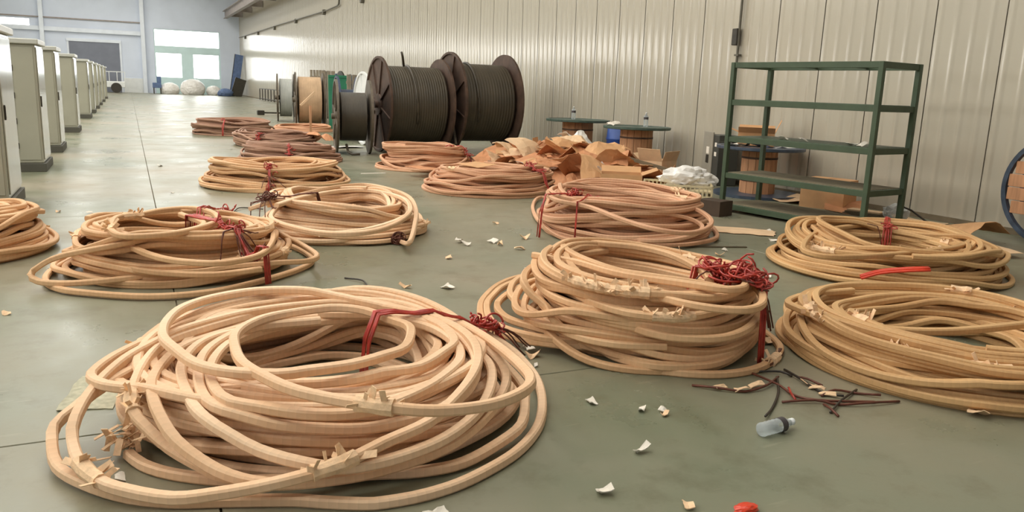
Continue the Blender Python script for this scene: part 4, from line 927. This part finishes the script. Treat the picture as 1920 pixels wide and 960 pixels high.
def tie(parent, pile, c, ang, r0, r1, rng, strands=8, knot=None, m='red_wire', tangle=16, ends=8, kr=.07, wr=.0045, spread=.05):
    """wire lashed round the bundle at one place, with a twisted knot and loose ends"""
    ca, sa = math.cos(ang), math.sin(ang); mb = MB()
    rs = np.linspace(.15, 1.5, 136); hs = pile.support(np.c_[c[0] + rs * ca, c[1] + rs * sa]); on = np.where((hs > .10) & (rs < r1 + .12))[0]
    if len(on): r0, r1 = rs[on[0]], rs[on[-1]]
    for s_ in range(strands):
        tw = rng.uniform(-.05, .05); rs = np.linspace(r0 - .03, r1 + .03, 16); pts = []
        px = c[0] + rs * ca; py = c[1] + rs * sa
        top = pile.support(np.c_[px, py]); top = np.maximum(top, .02)
        for _ in range(3): top = np.maximum(top, np.convolve(np.pad(top, 1, mode='edge'), [.25, .5, .25], 'valid'))
        for i, r in enumerate(rs): t_ = tw * (1 - 2 * i / 15 * rng.uniform(.4, 1)); pts.append((c[0] + r * ca - t_ * sa, c[1] + r * sa + t_ * ca, top[i] + .012 + rng.uniform(0, .008)))
        a = pts[0]; b = pts[-1]
        pts = [(a[0] - .02 * ca, a[1] - .02 * sa, .02), (a[0] - .012 * ca, a[1] - .012 * sa, a[2] * .5)] + pts + [(b[0] + .012 * ca, b[1] + .012 * sa, b[2] * .5), (b[0] + .02 * ca, b[1] + .02 * sa, .02)]
        mb.tube(pts, wr, 5)
    mb.build('tie_wire', M[m], parent, True)
    if tangle:
        kx = r1 if knot is None else knot
        kp = np.array([c[0] + kx * ca, c[1] + kx * sa]); kz = float(pile.support(kp[None])[0]) + .03
        mb = MB()
        for _ in range(tangle):
            u = rng.uniform(-1, 1) * spread; s_ = rng.normal(0, kr * .5); q = np.array([kp[0] + u * ca - s_ * sa, kp[1] + u * sa + s_ * ca])
            mb.tube(curl((q[0], q[1], float(pile.support(q[None])[0]) + .03 + rng.uniform(-.01, .025)), kr * rng.uniform(.3, .8), rng, flat=.45), wr, 5)
        us = np.linspace(-spread, spread, 9); q = np.c_[kp[0] + us * ca, kp[1] + us * sa]
        for o_ in (-.01, .01): mb.tube(np.c_[q[:, 0] - o_ * sa, q[:, 1] + o_ * ca, pile.support(q) + .035], wr, 5)
        mb.build('wire_knot', M[m], parent, True)
        mb = MB()
        for _ in range(ends):
            a = ang + rng.normal(0, .9); L_ = rng.uniform(.10, .26); f_ = np.linspace(0, 1, 7)
            q = np.c_[kp[0] + L_ * f_ * np.cos(a + .4 * f_), kp[1] + L_ * f_ * np.sin(a + .4 * f_)]
            z = np.maximum(pile.support(q) + .014, kz * (1 - .75 * f_) + .04 * np.sin(3 * f_)); z = np.convolve(np.pad(z, 1, mode='edge'), [.25, .5, .25], 'valid')
            mb.tube(np.c_[q, z], wr * .8, 5)
        mb.build('loose_wire_end', M['brown_wire'], parent, True)

INFO = {
 'A': ('sand', 'nearest and largest coil of tan wrapped cable, with loose top loops'),
 'B': ('tan', 'coil of tan cable left of centre, lashed with a long red tie'),
 'C': ('tan', 'coil of tan cable cut off by the left picture edge'),
 'D': ('sand', 'coil of pale tan cable with a dark frayed end on its right'),
 'E': ('tan', 'coil of tan cable in the left file with red tie at its front'),
 'F': ('brown', 'brown coil right behind the red-tied coil in the left file'),
 'G': ('brown', 'small looking brown coil, third from the far end of the left file'),
 'H': ('brown', 'farthest wide brown coil on the shiny part of the floor'),
 'I': ('pink', 'low thin coil on the floor before the distant reels'),
 'J': ('pink', 'coil of pinkish cable in front of the two big drums'),
 'K': ('pink', 'coil with a cardboard piece on it, left of the paper heap'),
 'L': ('pink', 'coil of pinkish cable in front of the paper heap and crate'),
 'M': ('tan', 'tall coil right of centre with a big red wire knot'),
 'N': ('ochre', 'coil at the right in front of the green rack, red sleeve beside it'),
 'O': ('ochre', 'ochre coil at the lower right, cut off by the picture edge'),
}
TIES = {  # angle deg, inner r, outer r, knot r, strands, tangle, ends
 'A': [(5, .42, 1.02, .96, 9, 26, 8)], 'B': [(-62, .35, .93, .70, 9, 26, 10), (60, .4, .9, .8, 4, 8, 3)],
 'D': [(-158, .4, .85, .80, 4, 22, 8)], 'E': [(-103, .5, 1.05, .95, 8, 14, 8)], 'F': [(-100, .5, 1.0, .9, 6, 8, 4)],
 'G': [(-120, .5, 1.0, .9, 5, 8, 4)], 'H': [(-110, .5, 1.1, .9, 5, 6, 3)], 'J': [(-40, .4, .88, .85, 8, 14, 6)], 'K': [(-62, .45, 1.0, .78, 8, 18, 8)],
 'L': [(-172, .45, 1.0, .62, 5, 26, 6), (-150, .5, .9, .9, 2, 0, 0)], 'M': [(-66, .35, .66, .62, 10, 80, 22)], 'N': [(42, .35, .9, .46, 9, 14, 4)],
}
WRAPS = {'A': [(-.21, 3.07), (.57, 2.65), (.66, 2.60), (-.08, 3.36)], 'M': [(2.30, 3.60), (2.36, 3.50), (2.42, 3.42), (2.50, 3.32), (2.56, 3.28), (2.52, 3.52), (3.28, 3.30)],
         'B': [(.30, 6.51), (-.06, 7.01), (-.18, 6.39)], 'O': [(3.62, 3.35), (3.70, 2.72), (3.93, 2.42), (3.85, 3.2)], 'N': [(5.82, 4.4), (5.4, 4.9)]}
LINES = {}
for key, d in COILS.items():
    colr, label = INFO[key]; rng = np.random.RandomState(d['seed']); c = d['c']
    t = thing('cable_coil', label, 'cable coil')
    pile = Pile(*c); base = lay_spiral(pile, c, spiral(rng, d['ro'], d['ri'], d['n']), h=CH * d['hf'])
    rg = np.random.RandomState(d['seed'] + 1)
    step = 1 if key in 'ABCDELMNOK' else 2
    cm = CableMesh(); cm.add(base[::step], rg); cm.build('wound_cable', CM[colr], t)
    lines = [base]
    for closed, pts in d['loops']:
        path = catmull(pts, .045, bool(closed)); path[:, 2] = np.maximum(path[:, 2], 0)
        pile.press(path[:, :2], path[:, 2], CH * .8)
        cm = CableMesh(); cm.add(path, rg, bool(closed)); cm.build('loose_loop', CM[colr], t); lines.append(path)
    LINES[key] = (t, pile, lines)
    for ang, r0, r1, kn, st, tg, en in TIES.get(key, []):
        far = key in 'FGHI'
        tie(t, pile, c, math.radians(ang), r0, r1, rg, st, kn, 'brown_wire' if key == 'D' else 'red_wire', tg, en, .06 if key not in 'M' else .085, .006 if not far else .009, {'M': .17, 'B': .22, 'L': .16, 'E': .14, 'K': .14, 'A': .10}.get(key, .06))
    for x, y_ in WRAPS.get(key, []):
        best = min(((np.hypot(L_[:, 0] - x, L_[:, 1] - y_) - L_[:, 2] * .15).min(), i) for i, L_ in enumerate(lines)); L_ = lines[best[1]]
        paper_wrap(t, L_, int(np.argmin(np.hypot(L_[:, 0] - x, L_[:, 1] - y_) - L_[:, 2] * .15)), rg, .18, 12)
    if key in 'ABCDEKLMNO':
        top = base[:, 2] > pile.support(base[:, :2]) - CH * 1.6; ids = np.where(top)[0]
        for k in rg.choice(ids, 5 if key in 'NOBC' else 3): paper_wrap(t, base, int(k), rg, rg.uniform(.1, .16), 6)
# frayed paper end on the nearest coil and dark frayed end on the pale coil
tA, pA, lA = LINES['A']; g = np.random.RandomState(77); e = lA[2][0]; mb = MB()
for _ in range(34):
    p = np.array([e[0] + g.normal(0, .035), e[1] + g.normal(0, .045) + .03, .02 + g.rand() * .10]); q = p + g.normal(0, .05, 3); q[2] = max(.008, q[2]); mb.bar(p, q + 1e-4, g.uniform(.012, .028), .003)
mb.build('frayed_paper_end', M['crepe'], tA)
tD, pD, lD = LINES['D']; e = lD[-1][-1]; mb = MB()
for _ in range(22): mb.tube(curl((e[0] - .03, e[1] - .03, .05), .05, g), .005, 5)
mb.build('frayed_wire_end', M['brown_wire'], tD, True)
# bare reddish stretch of conductor on the tall coil
tM, pM, lM = LINES['M']; L_ = lM[6]; kk = int(np.argmin(np.hypot(L_[:, 0] - 3.36, L_[:, 1] - 3.25))); seg = L_[max(0, kk - 3):kk + 4].copy(); seg[:, 2] += CH / 2
MB().tube(dense3(seg, .02)[0], CW * .56, 10).build('bare_strand', M['brown_wire'], tM, True)
# bright red sleeve lying over the right-hand coil
t = thing('red_sleeve', 'bright red cable sleeve lying across the coil at the right', 'sleeve', (0, 0, 0)); mb = MB()
pN = LINES['N'][1]
sl = catmull([(5.24, 4.43, 0.1), (5.34, 4.33, 0.16), (5.47, 4.19, 0.2), (5.59, 4.09, 0.22)], .05)
for k in range(4):
    q = sl.copy(); q[:, 0] += .010 * k; q[:, 1] += .014 * (k - 1.5); q[:, 2] += .012 + .012 * (k % 2)
    MB().tube(q, .011, 7).build('sleeve_tube', M['red_hose'], t, True)

# ---------------------------------------------------------------- offcuts, strips and scraps on the floor
WIRES = [
 ([(3.03, 3.26), (3.03, 3.0), (3.02, 2.85), (3.09, 2.73), (3.35, 2.64)], 'brown_wire', 'long brown wire offcut running from the tall coil to the bundle'),
 ([(2.89, 2.81), (3.05, 2.75), (3.14, 2.68), (3.27, 2.63), (3.48, 2.60)], 'brown_wire', 'straight brown wire offcut, lowest of the bundle on the floor'),
 ([(3.26, 3.18), (3.22, 3.04), (3.19, 2.84), (3.24, 2.74)], 'black_wire', 'dark wire offcut sloping down with paper still round it'),
 ([(3.24, 3.06), (3.25, 3.0), (3.27, 2.91)], 'brown_wire', 'short brown wire offcut at the top of the bundle'),
 ([(3.15, 2.80), (3.26, 2.82), (3.36, 2.76), (3.44, 2.68)], 'brown_wire', 'arched brown wire offcut at the right of the bundle'),
 ([(3.40, 2.80), (3.18, 2.70), (3.02, 2.62)], 'black_wire', 'short dark wire offcut crossing the bundle'),
 ([(3.07, 2.71), (3.04, 2.64), (3.02, 2.57)], 'brown_wire', 'tiny wire offcut poking below the bundle'),
 ([(3.07, 3.21), (3.19, 3.14), (3.22, 3.08)], 'black_wire', 'dark wire offcut at the edge of the tall coil'),
 ([(3.13, 3.10), (2.95, 2.90), (2.79, 2.77), (2.66, 2.68)], 'black_wire', 'black wire curving down to the lying bottle'),
 ([(2.60, 3.16), (2.69, 3.06), (2.81, 2.99), (2.96, 3.0), (3.14, 3.10)], 'brown_wire', 'brown wire curved along the foot of the tall coil'),
 ([(3.07, 2.95), (3.0, 2.86), (2.98, 2.81)], 'red_wire', 'short red wire snip left of the bundle'),
 ([(1.45, 6.02), (1.55, 5.86), (1.52, 5.65), (1.38, 5.54)], 'black_wire', 'curved black wire on the bare floor behind the nearest coil'),
 ([(1.02, 9.55), (1.10, 9.75), (1.22, 9.8), (1.35, 9.6)], 'black_wire', 'black wire on the floor left of the pale tan coil'),
]
for pts, m_, l in WIRES:
    q = catmull([(a, b, .008 + .01 * (i % 2)) for i, (a, b) in enumerate(pts)], .03); q[:, 2] = np.maximum(q[:, 2], .007)
    tag(MB().tube(q, .0065, 6).build('wire_offcut', M[m_], None, True), l, 'wire', 'wire offcuts on the floor')
for k, (x, y_) in enumerate(((3.21, 2.95), (3.20, 2.88), (3.19, 2.80), (2.80, 3.0), (2.92, 3.03), (2.72, 3.08))):
    sheet('torn crepe paper bit among the wire offcuts', (x, y_, .004), .09, .035, 600 + k, M['crepe'], (0, 0, 1.8 + .3 * k), .3, 5, 'paper_scrap', 'scrap', 'paper bits among the wire offcuts')
o = MB().box(-.43, -.02, 0, .43, .02, .012, .002).build('metal_strip', M['strip']); o.location = (5.22, 6.31, 0); o.rotation_euler = (0, 0, -.3); tag(o, 'flat dull metal strip on the floor right of the pinkish coil', 'strip')
o = MB().box(-.22, -.02, 0, .22, .02, .01, .002).build('paper_strip', M['paper_white']); o.location = (3.72, 13.33, 0); o.rotation_euler = (0, 0, .1); tag(o, 'white paper strip on the floor before the big drums', 'strip')
bag('red_rag', 'bit of red plastic on the floor at the bottom edge', 'rag', (1.98, 2.05, 0), .05, 90, M['red_hose'], (1.2, .7, .35), .3, 3)
SCR = [(3.21, 6.95), (3.19, 7.09), (2.87, 7.18), (1.52, 5.61), (2.11, 5.5), (2.16, 2.98), (2.23, 2.89), (2.25, 2.93), (1.56, 2.35), (1.8, 2.15), (.93, 2.45), (.90, 2.40), (2.01, 3.86), (1.96, 3.72), (2.03, 3.95), (3.71, 2.33), (1.98, 3.15), (-.11, 3.12),
       (1.81, 5.61), (4.06, 7.66), (2.88, 7.03), (3.68, 8.11), (.45, 11.34), (.41, 14.82), (-.77, 9.93), (-.46, 9.79), (1.2, 5.52), (-.77, 5.69), (4.87, 5.05), (3.78, 6.27), (5.06, 5.91), (5.29, 6.11), (4.7, 6.27), (3.3, 6.7), (5.65, 5.75), (3.75, 6.6), (3.6, 7.2), (4.2, 6.1), (3.45, 5.2), (2.5, 6.5), (3.0, 5.9), (5.5, 5.4), (3.52, 3.6), (3.62, 4.1), (1.9, 2.6), (3.35, 4.6), (6.2, 6.4), (6.6, 6.9), (6.0, 6.1), (4.6, 5.2)]
for k, (x, y_) in enumerate(SCR):
    w = R.uniform(.05, .11)
    near = min(COILS, key=lambda q: math.hypot(COILS[q]['c'][0] - x, COILS[q]['c'][1] - y_))
    lab = {'A': 'the nearest coil', 'B': 'the red-lashed coil left of centre', 'C': 'the coil at the left picture edge', 'D': 'the pale tan coil', 'E': 'the left file of coils', 'F': 'the left file of coils', 'K': 'the coil with cardboard on it', 'L': 'the coil before the paper heap', 'M': 'the tall coil right of centre', 'N': 'the coil before the green rack', 'O': 'the ochre coil at lower right'}.get(near, 'the distant coils')
    sheet('small torn paper scrap on the floor near ' + lab, (x, y_, 0), w, w * R.uniform(.4, .8), 700 + k % 12, M['paper_white' if k % 3 else 'crepe'], (0, 0, R.uniform(0, 6)), .4, 5, 'paper_scrap', 'scrap', 'paper scraps near ' + lab)
